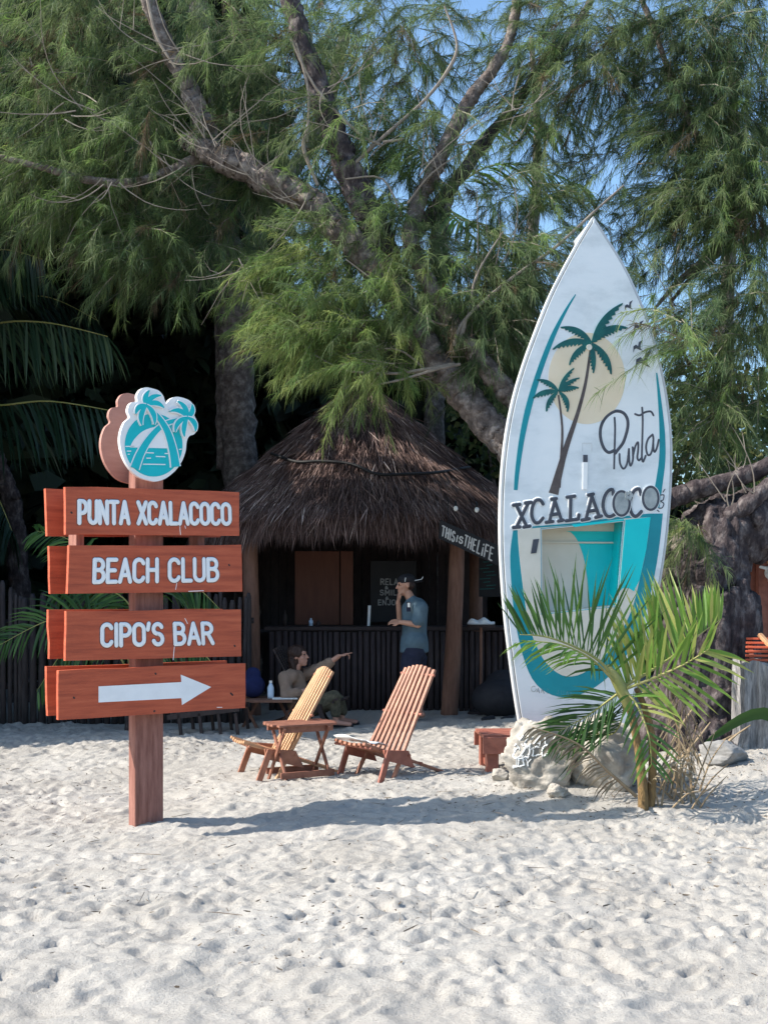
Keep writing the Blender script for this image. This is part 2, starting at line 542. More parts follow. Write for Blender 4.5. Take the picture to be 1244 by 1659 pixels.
M['hutpost'] = mat('hut_post_wood', rgb(0.13, 0.065, 0.042), rgb(0.23, 0.12, 0.085), 5, 0.75, 0.3, 30, (6, 6, 1))
M['shutter'] = mat('orange_brown_shutter', rgb(0.10, 0.035, 0.02), rgb(0.14, 0.05, 0.028), 3, 0.6, 0.1, 30, (5, 5, 1))
M['stick'] = mat('dark_sticks', rgb(0.026, 0.021, 0.023), rgb(0.075, 0.054, 0.054), 7, 0.8, 0.3, 40, (4, 4, 0.6))
M['fence'] = mat('weathered_pickets', rgb(0.022, 0.019, 0.021), rgb(0.07, 0.058, 0.058), 6, 0.85, 0.3, 40, (4, 4, 0.6))
M['black'] = mat('black_board', rgb(0.012, 0.013, 0.016), rgb(0.02, 0.021, 0.024), 5, 0.6)
M['chalk'] = mat('chalk_white', rgb(0.62, 0.62, 0.60), rgb(0.75, 0.75, 0.73), 20, 0.8)
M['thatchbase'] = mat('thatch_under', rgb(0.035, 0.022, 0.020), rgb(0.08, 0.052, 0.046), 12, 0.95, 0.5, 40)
M['bark'] = mat('casuarina_bark', rgb(0.06, 0.048, 0.043), rgb(0.31, 0.27, 0.245), 11, 0.95, 1.0, 30, (1, 1, 1), 0.1, c3=rgb(0.14, 0.115, 0.105), detail=10)
M['darkbark'] = mat('dark_bark', rgb(0.022, 0.018, 0.020), rgb(0.19, 0.165, 0.16), 8, 0.95, 1.0, 22, (1.6, 1.6, 0.9), 0.1, c3=rgb(0.062, 0.050, 0.052), detail=10)
M['twig'] = mat('pale_twigs', rgb(0.14, 0.115, 0.095), rgb(0.30, 0.26, 0.22), 8, 0.9)
M['rock'] = mat('coral_rock', rgb(0.21, 0.18, 0.15), rgb(0.50, 0.465, 0.41), 5, 0.95, 0.9, 14)
M['greyrock'] = mat('grey_rock', rgb(0.17, 0.165, 0.16), rgb(0.30, 0.29, 0.28), 5, 0.95, 0.7, 14)
M['stump'] = mat('weathered_stump', rgb(0.09, 0.085, 0.085), rgb(0.42, 0.40, 0.39), 5, 0.95, 0.9, 16, (5, 5, 0.8))
M['palmstem'] = mat('palm_stem', rgb(0.09, 0.055, 0.028), rgb(0.27, 0.17, 0.065), 9, 0.7, 0.5, 24, (5, 5, 1.5))
M['rachis'] = mat('leaf_rib', rgb(0.22, 0.24, 0.06), rgb(0.34, 0.30, 0.12), 6, 0.55)
M['dryrib'] = mat('dry_rib', rgb(0.20, 0.14, 0.085), rgb(0.36, 0.27, 0.17), 6, 0.85)
M['skin_man'] = mat('skin_tan', rgb(0.42, 0.22, 0.15), rgb(0.50, 0.28, 0.20), 9, 0.55)
M['skin_woman'] = mat('skin_warm', rgb(0.36, 0.19, 0.14), rgb(0.44, 0.24, 0.18), 9, 0.55)
M['tee'] = mat('blue_grey_cotton', rgb(0.07, 0.115, 0.15), rgb(0.095, 0.15, 0.19), 14, 0.9, 0.2, 60)
M['shorts'] = mat('navy_cotton', rgb(0.012, 0.016, 0.035), rgb(0.022, 0.026, 0.05), 14, 0.9)
M['cap'] = mat('black_cap', rgb(0.010, 0.010, 0.014), rgb(0.02, 0.02, 0.024), 14, 0.8)
M['hair'] = mat('dark_brown_hair', rgb(0.018, 0.009, 0.007), rgb(0.045, 0.022, 0.016), 30, 0.5, 0.4, 80, (5, 5, 1))
M['tantop'] = mat('tan_knit', rgb(0.19, 0.135, 0.10), rgb(0.25, 0.18, 0.14), 14, 0.95, 0.25, 70)
M['pants'] = mat('olive_print', rgb(0.035, 0.036, 0.026), rgb(0.12, 0.11, 0.075), 26, 0.95)
M['cloth'] = mat('white_cloth', rgb(0.70, 0.70, 0.68), rgb(0.80, 0.80, 0.78), 10, 0.9)
M['plastic'] = mat('bottle_plastic', rgb(0.42, 0.55, 0.70), rgb(0.55, 0.66, 0.78), 4, 0.15)
M['bluebag'] = mat('blue_fabric', rgb(0.006, 0.010, 0.05), rgb(0.012, 0.02, 0.085), 10, 0.85)
M['midchalk'] = mat('mid_grey_lettering', rgb(0.38, 0.38, 0.37), rgb(0.60, 0.60, 0.58), 30, 0.8)  # white lettering toned down to a mid grey
M['dimchalk'] = mat('dark_grey_lettering', rgb(0.24, 0.24, 0.24), rgb(0.42, 0.42, 0.41), 30, 0.8)  # white lettering toned down further, to a darker grey
M['rope'] = mat('black_cable', rgb(0.008, 0.008, 0.009), rgb(0.014, 0.014, 0.015), 10, 0.6)
M['bulb'] = mat('white_bulb', rgb(0.75, 0.73, 0.68), rgb(0.8, 0.78, 0.74), 5, 0.3)
M['litter'] = mat('dry_seaweed', rgb(0.06, 0.045, 0.035), rgb(0.18, 0.14, 0.10), 8, 0.95)
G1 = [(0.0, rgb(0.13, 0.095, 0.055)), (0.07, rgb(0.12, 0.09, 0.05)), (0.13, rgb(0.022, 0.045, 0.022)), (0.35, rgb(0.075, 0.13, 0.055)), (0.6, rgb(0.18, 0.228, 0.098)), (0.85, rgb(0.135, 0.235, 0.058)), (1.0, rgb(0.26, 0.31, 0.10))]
M['needle'] = leafmat('casuarina_needles', G1, 0.5)
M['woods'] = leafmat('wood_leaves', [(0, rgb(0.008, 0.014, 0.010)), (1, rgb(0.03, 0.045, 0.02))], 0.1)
M['broad'] = leafmat('broad_leaves', [(0, rgb(0.03, 0.055, 0.018)), (0.6, rgb(0.08, 0.12, 0.035)), (1, rgb(0.22, 0.22, 0.08))], 0.35)
M['palmleaf'] = leafmat('palm_leaflets', [(0, rgb(0.016, 0.045, 0.02)), (0.5, rgb(0.062, 0.14, 0.032)), (0.88, rgb(0.17, 0.30, 0.05)), (1.0, rgb(0.32, 0.34, 0.10))], 0.35, 0.4)
M['darkpalm'] = leafmat('dark_palm_leaflets', [(0, rgb(0.010, 0.026, 0.016)), (0.7, rgb(0.025, 0.055, 0.028)), (1.0, rgb(0.10, 0.14, 0.07))], 0.25, 0.35)
M['dryleaf'] = leafmat('dry_palm_leaflets', [(0, rgb(0.10, 0.075, 0.05)), (1.0, rgb(0.38, 0.31, 0.21))], 0.2, 0.8)
M['thatch'] = leafmat('thatch_strands', [(0, rgb(0.060, 0.037, 0.034)), (0.5, rgb(0.175, 0.115, 0.102)), (0.8, rgb(0.33, 0.24, 0.215)), (1.0, rgb(0.70, 0.58, 0.52))], 0.1, 0.9)

# ------------------------------------------------------------------ sand
def mound(x, y):
    g = lambda cx, cy, sx, sy, h: h * np.exp(-((x - cx) / sx) ** 2 - ((y - cy) / sy) ** 2)
    z = g(1.75, 8.75, 0.85, 0.55, 0.13) + g(2.95, 8.9, 0.6, 0.6, 0.17) + g(2.5, 9.6, 0.8, 0.5, 0.10) + g(1.25, 9.0, 0.4, 0.35, 0.08)
    z = z + g(3.6, 10.2, 1.2, 0.9, 0.12) - g(-1.45, 7.65, 0.35, 0.3, -0.02)
    z = z + (vnoise(x * 0.45 + 9, y * 0.45 + 3, 5) - 0.5) * 0.10
    return z

def gz(x, y):
    return float(mound(np.array([x], float), np.array([y], float))[0])

def GP(px, py):
    """ground point at a pixel, following the mounds"""
    d = EYE * F / (py - HY)
    for _ in range(12):
        x = (px - CX) * d / F
        d = (EYE - gz(x, d)) * F / (py - HY)
    x = (px - CX) * d / F
    return Vector((x, d, gz(x, d)))

def make_sand():
    st = 0.021
    dx = np.arange(-4.4, 4.401, st)
    ext = 4.4 + np.cumsum(st * 1.22 ** np.arange(1, 46))
    xs = np.concatenate([-ext[::-1], dx, ext])
    dy = np.arange(3.9, 13.2, st)
    ey = np.cumsum(st * 1.22 ** np.arange(1, 46))
    ys = np.concatenate([(3.9 - ey[:42])[::-1], dy, dy[-1] + ey])
    X, Y = np.meshgrid(xs, ys, indexing='ij')
    X0, Y0 = X, Y
    near = np.clip((30 - np.hypot(X, Y - 9)) / 15, 0, 1)
    Z = mound(X, Y)
    wx = X + (vnoise(X * 3, Y * 3, 21) - 0.5) * 0.25
    wy = Y + (vnoise(X * 3, Y * 3, 22) - 0.5) * 0.25
    for sc, am, sd in ((1.9, 0.022, 1), (4.3, 0.020, 2), (9.5, 0.020, 3), (19, 0.014, 4), (36, 0.007, 6)):
        nz = vnoise(wx * sc + 50, wy * sc + 50, sd)
        Z = Z + (1 - np.abs(nz * 2 - 1) - 0.5) * am * near * (0.5 + vnoise(X * .8 + 7, Y * .8 + 7, 34 + sd))
    # trodden footprints: a hollow with a pushed-up rim
    r2 = np.random.default_rng(4)
    ix = np.arange(len(xs)); iy = np.arange(len(ys))
    for k in range(7600):
        cx = r2.uniform(-4.3, 4.3); cy = r2.uniform(4.2, 13.0)
        if float(vnoise(np.array([cx * .7 + 40]), np.array([cy * .7 + 40]), 33)[0]) < r2.uniform(.15, .75): continue
        a = r2.uniform(0, math.pi); la = r2.uniform(0.045, 0.105); lb = la * r2.uniform(0.38, 0.65); dp = r2.uniform(0.005, 0.021) * (1.3 if r2.random() < .06 else 1)
        i0, i1 = np.searchsorted(xs, [cx - 0.3, cx + 0.3]); j0, j1 = np.searchsorted(ys, [cy - 0.3, cy + 0.3])
        x = X[i0:i1, j0:j1] - cx; y = Y[i0:i1, j0:j1] - cy
        u = (x * math.cos(a) + y * math.sin(a)) / la; v = (-x * math.sin(a) + y * math.cos(a)) / lb
        q = np.sqrt(u * u + v * v)
        Z[i0:i1, j0:j1] += dp * (-np.exp(-(q / 0.75) ** 4) + 0.5 * np.exp(-((q - 1.25) / 0.3) ** 2) * (0.6 + 0.4 * u))
    nx, ny = len(xs), len(ys)
    V = np.stack([X, Y, Z], axis=-1).reshape(-1, 3)
    I = (np.arange(nx - 1)[:, None] * ny + np.arange(ny - 1)[None, :]).ravel()
    T = np.concatenate([np.stack([I, I + ny, I + ny + 1], 1), np.stack([I, I + ny + 1, I + 1], 1)])
    o = tri_mesh('sand', V, T, None, M['sand'], None, smooth=True)
    tag(o, kind='structure')
    return xs, ys, Z
SX, SY, SZ = make_sand()

def sz(x, y):
    i = min(max(np.searchsorted(SX, x) , 0), len(SX) - 1); j = min(max(np.searchsorted(SY, y), 0), len(SY) - 1)
    return float(SZ[i, j])

# bits of dry seaweed and needles lying on the sand
def litter():
    r = np.random.default_rng(5)
    N = 5000
    x = np.concatenate([r.normal(np.repeat(r.uniform(-4, 4, 120), 30), .28), r.normal(1.6, 0.9, 1400)])
    y = np.concatenate([r.normal(np.repeat(r.uniform(4.6, 12.6, 120), 30), .28), r.normal(8.7, 0.5, 1400)])
    z = np.array([sz(a, b) for a, b in zip(x, y)]) + 0.008
    base = np.stack([x, y, z], 1)
    a = r.uniform(0, 2 * math.pi, N)
    d = np.stack([np.cos(a), np.sin(a), r.uniform(-0.1, 0.3, N)], 1)
    V, T, t = blades(base, d, 0.006 + 0.04 * r.random(N) ** 2.5, r.uniform(0.003, 0.009, N), r.normal(0, 0.006, (N, 3)), r.random(N))
    n2 = 110
    x = r.uniform(-3.5, 3.5, n2); y = r.uniform(4.8, 11.5, n2)
    b2 = np.stack([x, y, np.array([sz(a_, b_) for a_, b_ in zip(x, y)]) + .012], 1)
    a = r.uniform(0, 2 * math.pi, n2)
    V2, T2, t2 = blades(b2, np.stack([np.cos(a), np.sin(a), r.uniform(-.02, .06, n2)], 1), r.uniform(.06, .22, n2), r.uniform(.003, .006, n2), r.normal(0, .02, (n2, 3)), r.random(n2))
    V, T, t = np.concatenate([V, V2]), np.concatenate([T, T2 + len(V)]), np.concatenate([t, t2])
    o = tri_mesh('beach_litter', V, T, t, M['litter'])
    tag(o, kind='stuff')
litter()

# ------------------------------------------------------------------ trees
def limb_mesh(mb, nodes, n=12, rough=0.07, steps=5):
    if n >= 8: n, steps = n + 8, steps * 3
    """nodes: (px, py, depth, radius)"""
    pts = curve_pts([P(a, b, d) for a, b, d, r in nodes], steps)
    rr = []
    for i in range(len(nodes) - 1):
        for k in range(steps):
            rr.append(nodes[i][3] + (nodes[i + 1][3] - nodes[i][3]) * k / steps)
    rr.append(nodes[-1][3])
    pts = [p + Vector((random.gauss(0, 1), random.gauss(0, 1), random.gauss(0, 1))) * r * 0.05 for p, r in zip(pts, rr)]
    k0 = len(mb.v)
    mb.tube(pts, rr, n, True, 0.0)
    if n >= 8:
        from mathutils import noise as mn
        m = 0
        for i in range(len(pts)):
            for j in range(n):
                v = Vector(mb.v[k0 + m]); q = v - pts[i]
                f = 1 + 0.20 * mn.noise(v * 5) + 0.12 * mn.noise(v * 13) + rough * 1.6 * mn.noise(v * 30)
                mb.v[k0 + m] = tuple(pts[i] + q * f)
                m += 1
    return mb

def tufts(clumps, per=58, wid=0.0052, seed=1):
    """feathery drooping casuarina sprays. clump: px, py, depth, rx_px, ry_px, rd, count, tone, (dx, dz) lean"""
    r = np.random.default_rng(seed)
    B, D, LN, TN, DR = [], [], [], [], []
    for (px, py, d, rx, ry, rd, cnt, tone, lean) in clumps:
        c = np.array(P(px, py, d)); k = d / F
        q = unit(r.normal(size=(cnt, 3))) * (r.random((cnt, 1)) ** 0.40)
        B.append(c + q * np.array([rx * k, rd, ry * k]))
        dd = q * np.array([1.0, 0.8, 0.35]) + r.normal(0, 0.38, (cnt, 3)) + np.array([lean[0], -0.15, lean[1]])
        D.append(unit(dd))
        LN.append(r.uniform(0.26, 0.80, cnt))
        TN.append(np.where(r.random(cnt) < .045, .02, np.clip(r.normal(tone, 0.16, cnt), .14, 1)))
    B = np.concatenate(B); D = np.concatenate(D); LN = np.concatenate(LN); TN = np.concatenate(TN)
    n = len(B)
    t = r.random((n, per)) ** 0.8
    droop = np.array([0, 0, -1.0])
    pos = B[:, None] + D[:, None] * (LN[:, None] * t)[..., None] + droop * (0.22 * LN[:, None] * t ** 2)[..., None]
    dirs = D[:, None] * 0.75 + r.normal(0, 0.42, (n, per, 3)) + droop * 0.35
    ln = r.uniform(0.07, 0.22, (n, per)) * (1.15 - 0.4 * t)
    bend = droop * (ln * r.uniform(0.15, 0.65, (n, per)))[..., None]
    tone = np.clip(TN[:, None] + r.normal(0, 0.06, (n, per)) * (TN[:, None] > .1), 0, 1)
    V, T, tn = blades(pos.reshape(-1, 3), dirs.reshape(-1, 3), ln.ravel(), np.full(n * per, wid) * r.uniform(0.7, 1.3, n * per), bend.reshape(-1, 3), tone.ravel())
    # the fine twig that carries each spray
    TB, TD = B, D
    W, S, wt = blades(TB, TD, LN, np.full(n, 0.009), droop * (0.22 * LN)[:, None], np.zeros(n))
    return V, T, tn, W, S

def crown(parent, clumps, per=84, wid=0.0042, seed=1, m='needle'):
    V, T, tn, W, S = tufts(clumps, per, wid, seed)
    off = np.array(parent.location)
    o = tri_mesh('crown', V - off, T, tn, M[m], parent)
    o['kind'] = 'stuff'
    q = tri_mesh('twigs', W - off, S, None, M['twig'], parent)
    q['kind'] = 'stuff'

def twig_bunch(mb, px, py, d, n, a0, a1, l0, l1, r0=0.011, seed=0, curl=0.6):
    """bare curved twigs bursting from a knot in the limb; angles in degrees in the picture plane"""
    rr = random.Random(seed)
    for i in range(n):
        a = R(rr.uniform(a0, a1)); L = rr.uniform(l0, l1)
        p = P(px + rr.uniform(-28, 28), py + rr.uniform(-14, 14), d + rr.uniform(-.15, .2))
        v = Vector((math.cos(a), rr.uniform(-0.5, 0.3), math.sin(a))).normalized()
        bend = Vector((rr.uniform(-curl, curl), rr.uniform(-0.3, 0.3), rr.uniform(-0.2, curl)))
        pts = [p]
        S = 8
        for k in range(S):
            v = (v + bend * (1.0 / S) + Vector((rr.gauss(0, .06), rr.gauss(0, .06), rr.gauss(0, .06)))).normalized()
            pts.append(pts[-1] + v * L / S)
        mb.tube(pts, [r0 * (1 - 0.75 * k / S) for k in range(S + 1)], 5)
        if rr.random() < 0.7:
            k = rr.randint(3, 6)
            v2 = (v + Vector((rr.uniform(-.8, .8), 0, rr.uniform(-.6, .8)))).normalized()
            q = pts[k]
            mb.tube([q, q + v2 * L * 0.2, q + v2 * L * 0.35 + Vector((0, 0, rr.uniform(-.05, .08)))], [r0 * 0.6, r0 * 0.45, r0 * 0.2], 4)

def leaning_tree():
    base = Vector(P(1150, 1213, 11.3)); base.z = gz(base.x, base.y)
    t = thing('casuarina_tree', 'huge gnarled casuarina behind the surfboard, its limbs leaning over the thatched hut', 'tree', base)
    mb = MB()
    limb_mesh(mb, [(1140, 1262, 11.3, 0.56), (1140, 1190, 11.3, 0.42), (1142, 1080, 11.3, 0.345), (1142, 980, 11.3, 0.34), (1148, 905, 11.35, 0.37), (1190, 858, 11.45, 0.33), (1270, 835, 11.6, 0.31), (1370, 760, 11.9, 0.28)], 22, 0.07, 7)
    # old root ridges and burls round the foot
    for i in range(16):
        a = R(180 + i * 12 + random.uniform(-5, 5)); c = Vector((P(1142, 1200, 11.3).x, 11.3, 0))
        r0 = random.uniform(0.40, 0.47)
        pts = [c + Vector((math.cos(a + j * 0.05) * (r0 + (0.24 if j == 0 else 0.08 if j == 1 else 0)), math.sin(a + j * 0.05) * (r0 + (0.24 if j == 0 else 0.08 if j == 1 else 0)), 0.02 + j * random.uniform(0.24, 0.36))) for j in range(6)]
        mb.tube(pts, [0.09, 0.08, 0.06, 0.055, 0.05, 0.03], 7, True, 0.18)
    trunk = mb.build('trunk', M['darkbark'], t, world=True)
    baked(trunk, remesh=0.024, smooth=1)
    from mathutils import noise as mn
    for v, nv in zip(trunk.data.vertices, [v.normal.copy() for v in trunk.data.vertices]):
        p = v.co
        rid = 1 - abs(mn.noise(Vector((p.x * 8, p.y * 8, p.z * 0.7 + mn.noise(p * 2) * .5)))) * 2
        rid2 = 1 - abs(mn.noise(Vector((p.x * 22, p.y * 22, p.z * 1.8 + 3)))) * 2
        v.co = p + nv * (0.050 * rid + 0.020 * rid2 + 0.06 * mn.noise(p * 2.2) + 0.008 * mn.noise(p * 16))
    mb = MB()
    limb_mesh(mb, [(1140, 900, 11.4, 0.30), (1010, 880, 11.6, 0.25), (895, 800, 11.8, 0.20), (812, 708, 12.0, 0.17), (712, 595, 12.2, 0.155), (620, 450, 12.4, 0.15), (510, 335, 12.5, 0.155), (420, 285, 12.5, 0.15), (345, 250, 12.5, 0.13), (300, 225, 12.55, 0.08)], 14, 0.09, 8)
    mb.build('limb', M['bark'], t, world=True, smooth=True)
    mb = MB()
    limb_mesh(mb, [(920, 790, 11.9, 0.14), (848, 672, 12.05, 0.115), (802, 612, 12.05, 0.11), (760, 560, 12.1, 0.10), (712, 490, 12.2, 0.09), (668, 400, 12.3, 0.08), (672, 345, 12.5, 0.085), (700, 285, 12.6, 0.085), (728, 225, 12.6, 0.08), (762, 160, 12.7, 0.075), (800, 110, 12.7, 0.065), (826, 60, 12.8, 0.055), (842, -30, 12.8, 0.05)], 10, 0.09)
    mb.build('limb', M['bark'], t, world=True, smooth=True)
    mb = MB()
    limb_mesh(mb, [(350, 255, 12.7, 0.13), (330, 200, 12.65, 0.115), (305, 140, 12.6, 0.1), (275, 85, 12.6, 0.09), (240, 0, 12.5, 0.08), (215, -70, 12.5, 0.07)], 10, 0.08)
    limb_mesh(mb, [(330, 252, 12.65, 0.06), (280, 275, 12.6, 0.055), (220, 295, 12.5, 0.05), (150, 293, 12.5, 0.042), (70, 272, 12.4, 0.035), (0, 255, 12.4, 0.03), (-80, 240, 12.4, 0.025)], 8, 0.08)
    mb.build('limb', M['bark'], t, world=True, smooth=True)
    mb = MB()
    limb_mesh(mb, [(650, 480, 12.6, 0.14), (607, 370, 12.5, 0.15), (572, 290, 12.4, 0.15), (535, 200, 12.4, 0.135), (505, 110, 12.4, 0.115), (470, 0, 12.4, 0.1), (450, -60, 12.4, 0.09)], 10, 0.08)
    limb_mesh(mb, [(672, 380, 12.8, 0.08), (740, 292, 12.9, 0.075), (790, 225, 13.4, 0.07), (835, 170, 13.5, 0.065), (875, 115, 13.6, 0.055), (940, 30, 13.7, 0.045), (975, -40, 13.7, 0.04)], 9, 0.08)
    mb.build('limb', M['darkbark'], t, world=True, smooth=True)
    mb = MB()
    limb_mesh(mb, [(1075, 812, 11.2, 0.095), (1120, 796, 11.2, 0.09), (1185, 778, 11.2, 0.085), (1260, 748, 11.2, 0.08)], 10, 0.08)
    limb_mesh(mb, [(1150, 850, 11.2, 0.1), (1195, 828, 11.1, 0.085), (1260, 775, 11.1, 0.075)], 10, 0.08)
    mb.build('limb', M['darkbark'], t, world=True, smooth=True)
    # bare pale twigs
    tw = MB()
    for nodes in ([(555, 285, 12.3, .02), (590, 250, 12.3, .019), (640, 205, 12.3, .018), (690, 160, 12.3, .016), (728, 110, 12.3, .02), (740, 70, 12.3, .014), (720, 10, 12.3, .01)],
                  [(500, 205, 12.2, .02), (492, 240, 12.2, .022), (515, 300, 12.2, .018)], [(497, 230, 12.2, .018), (500, 150, 12.2, .016), (480, 70, 12.2, .012)],
                  [(470, 60, 12.2, .012), (510, 140, 12.2, .014), (580, 215, 12.2, .016), (620, 235, 12.2, .012)],
                  [(620, 230, 12.2, .014), (655, 225, 12.2, .012)], [(650, 350, 12.2, .012), (620, 290, 12.2, .01), (560, 290, 12.2, .008)],
                  [(735, 560, 11.9, .022), (745, 530, 11.9, .02), (770, 500, 11.9, .018), (830, 450, 11.9, .017), (900, 400, 11.9, .015), (960, 345, 11.9, .012), (1010, 300, 11.9, .008)],
                  [(768, 500, 11.9, .014), (765, 470, 11.9, .013), (780, 430, 11.9, .011), (815, 375, 11.9, .007)],
                  [(740, 565, 11.9, .016), (755, 515, 11.9, .015), (750, 540, 11.9, .012)],
                  [(735, 590, 11.9, .02), (680, 600, 11.9, .018), (630, 605, 11.9, .013), (560, 600, 11.9, .010), (510, 575, 11.9, .006)],
                  [(745, 590, 11.9, .016), (700, 600, 11.8, .014), (650, 615, 11.8, .012), (600, 625, 11.8, .007)],
                  [(690, 600, 12, .012), (640, 565, 12, .01), (560, 575, 12, .006)],
                  [(740, 530, 12, .012), (700, 520, 12, .011), (640, 480, 12, .009), (560, 420, 12, .006)],
                  [(660, 330, 12.3, .012), (700, 280, 12.2, .01), (760, 240, 12.2, .006)],
                  [(240, 0, 12.3, .02), (255, 60, 12.3, .018), (285, 110, 12.3, .01)]):
        limb_mesh(tw, nodes, 6, 0.05, 4)
    for k, (x, y, n, a0, a1, l0, l1) in enumerate(((330, 235, 9, 30, 190, .5, 1.3), (290, 265, 7, 150, 300, .4, 1.0), (420, 290, 7, 20, 330, .4, 1.1), (745, 565, 12, -10, 110, .4, 1.2), (720, 592, 9, 140, 220, .5, 1.2),
                                                   (500, 320, 6, 60, 300, .4, 1.0), (590, 240, 6, 20, 160, .5, 1.2), (700, 280, 6, 20, 160, .5, 1.1), (1200, 810, 8, 60, 180, .3, .7), (170, 300, 7, 180, 340, .4, 1.0),
                                                   (130, 180, 7, 0, 360, .5, 1.4), (280, 90, 7, 0, 360, .5, 1.2), (800, 420, 7, 0, 180, .5, 1.1), (520, 140, 6, 0, 360, .5, 1.2), (640, 560, 7, 120, 230, .5, 1.2), (840, 180, 6, 0, 360, .4, 1.0), (390, 420, 6, 200, 330, .3, .8))):
        twig_bunch(tw, x, y, 12.15 if x < 1100 else 11, n, a0, a1, l0, l1, 0.0072, k + 1, 1.5)
    tw.build('bare_twigs', M['twig'], t, world=True)['kind'] = 'stuff'
    L = (-0.35, -0.35)
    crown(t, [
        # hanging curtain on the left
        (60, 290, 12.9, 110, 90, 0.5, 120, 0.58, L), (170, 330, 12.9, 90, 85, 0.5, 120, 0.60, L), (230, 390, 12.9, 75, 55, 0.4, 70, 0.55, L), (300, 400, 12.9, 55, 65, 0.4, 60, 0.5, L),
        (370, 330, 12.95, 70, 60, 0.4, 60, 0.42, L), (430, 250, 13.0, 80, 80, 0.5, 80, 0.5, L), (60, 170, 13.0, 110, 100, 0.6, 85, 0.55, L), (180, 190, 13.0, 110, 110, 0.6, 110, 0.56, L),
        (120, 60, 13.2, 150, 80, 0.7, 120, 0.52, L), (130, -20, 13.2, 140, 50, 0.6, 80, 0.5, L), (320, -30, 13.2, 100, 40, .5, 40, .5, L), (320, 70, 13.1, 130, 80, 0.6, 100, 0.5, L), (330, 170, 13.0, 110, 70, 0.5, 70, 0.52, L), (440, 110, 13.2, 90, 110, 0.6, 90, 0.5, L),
        # sunlit sprays in front of the hut, their light put into brighter tones
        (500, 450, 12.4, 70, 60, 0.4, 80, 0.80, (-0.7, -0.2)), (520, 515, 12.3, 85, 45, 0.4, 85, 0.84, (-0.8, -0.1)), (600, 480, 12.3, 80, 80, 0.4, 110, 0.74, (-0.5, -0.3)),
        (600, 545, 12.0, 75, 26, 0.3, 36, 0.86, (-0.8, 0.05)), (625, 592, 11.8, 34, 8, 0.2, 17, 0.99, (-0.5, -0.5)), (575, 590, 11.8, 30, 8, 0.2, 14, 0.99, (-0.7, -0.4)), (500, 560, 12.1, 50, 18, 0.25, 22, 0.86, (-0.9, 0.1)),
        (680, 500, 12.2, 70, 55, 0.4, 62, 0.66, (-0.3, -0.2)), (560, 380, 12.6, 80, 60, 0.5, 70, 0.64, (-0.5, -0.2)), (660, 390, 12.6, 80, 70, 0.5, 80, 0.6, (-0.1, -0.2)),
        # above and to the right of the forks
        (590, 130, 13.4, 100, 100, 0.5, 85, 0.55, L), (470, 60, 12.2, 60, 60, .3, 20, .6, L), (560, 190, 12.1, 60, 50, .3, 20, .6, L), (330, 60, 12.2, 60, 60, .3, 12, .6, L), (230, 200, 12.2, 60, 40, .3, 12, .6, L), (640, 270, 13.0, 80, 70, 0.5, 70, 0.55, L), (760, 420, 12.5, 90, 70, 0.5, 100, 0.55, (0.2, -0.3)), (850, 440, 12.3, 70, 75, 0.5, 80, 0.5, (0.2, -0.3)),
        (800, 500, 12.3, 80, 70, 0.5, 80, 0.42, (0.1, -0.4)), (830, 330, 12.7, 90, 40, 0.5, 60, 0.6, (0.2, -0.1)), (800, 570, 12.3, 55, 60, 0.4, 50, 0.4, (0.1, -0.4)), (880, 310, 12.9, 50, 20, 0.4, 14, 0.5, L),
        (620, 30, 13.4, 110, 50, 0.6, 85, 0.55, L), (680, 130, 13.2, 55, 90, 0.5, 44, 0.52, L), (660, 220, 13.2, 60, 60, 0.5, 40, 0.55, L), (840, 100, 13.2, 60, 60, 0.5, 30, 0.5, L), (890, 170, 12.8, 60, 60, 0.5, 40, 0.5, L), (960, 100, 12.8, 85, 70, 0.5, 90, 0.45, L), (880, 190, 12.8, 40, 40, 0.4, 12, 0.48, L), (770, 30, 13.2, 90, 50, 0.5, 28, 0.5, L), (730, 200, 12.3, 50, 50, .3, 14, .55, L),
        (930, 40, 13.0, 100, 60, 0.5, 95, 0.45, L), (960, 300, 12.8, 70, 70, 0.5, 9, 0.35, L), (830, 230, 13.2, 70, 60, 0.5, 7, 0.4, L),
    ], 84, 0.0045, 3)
    return t
leaning_tree()

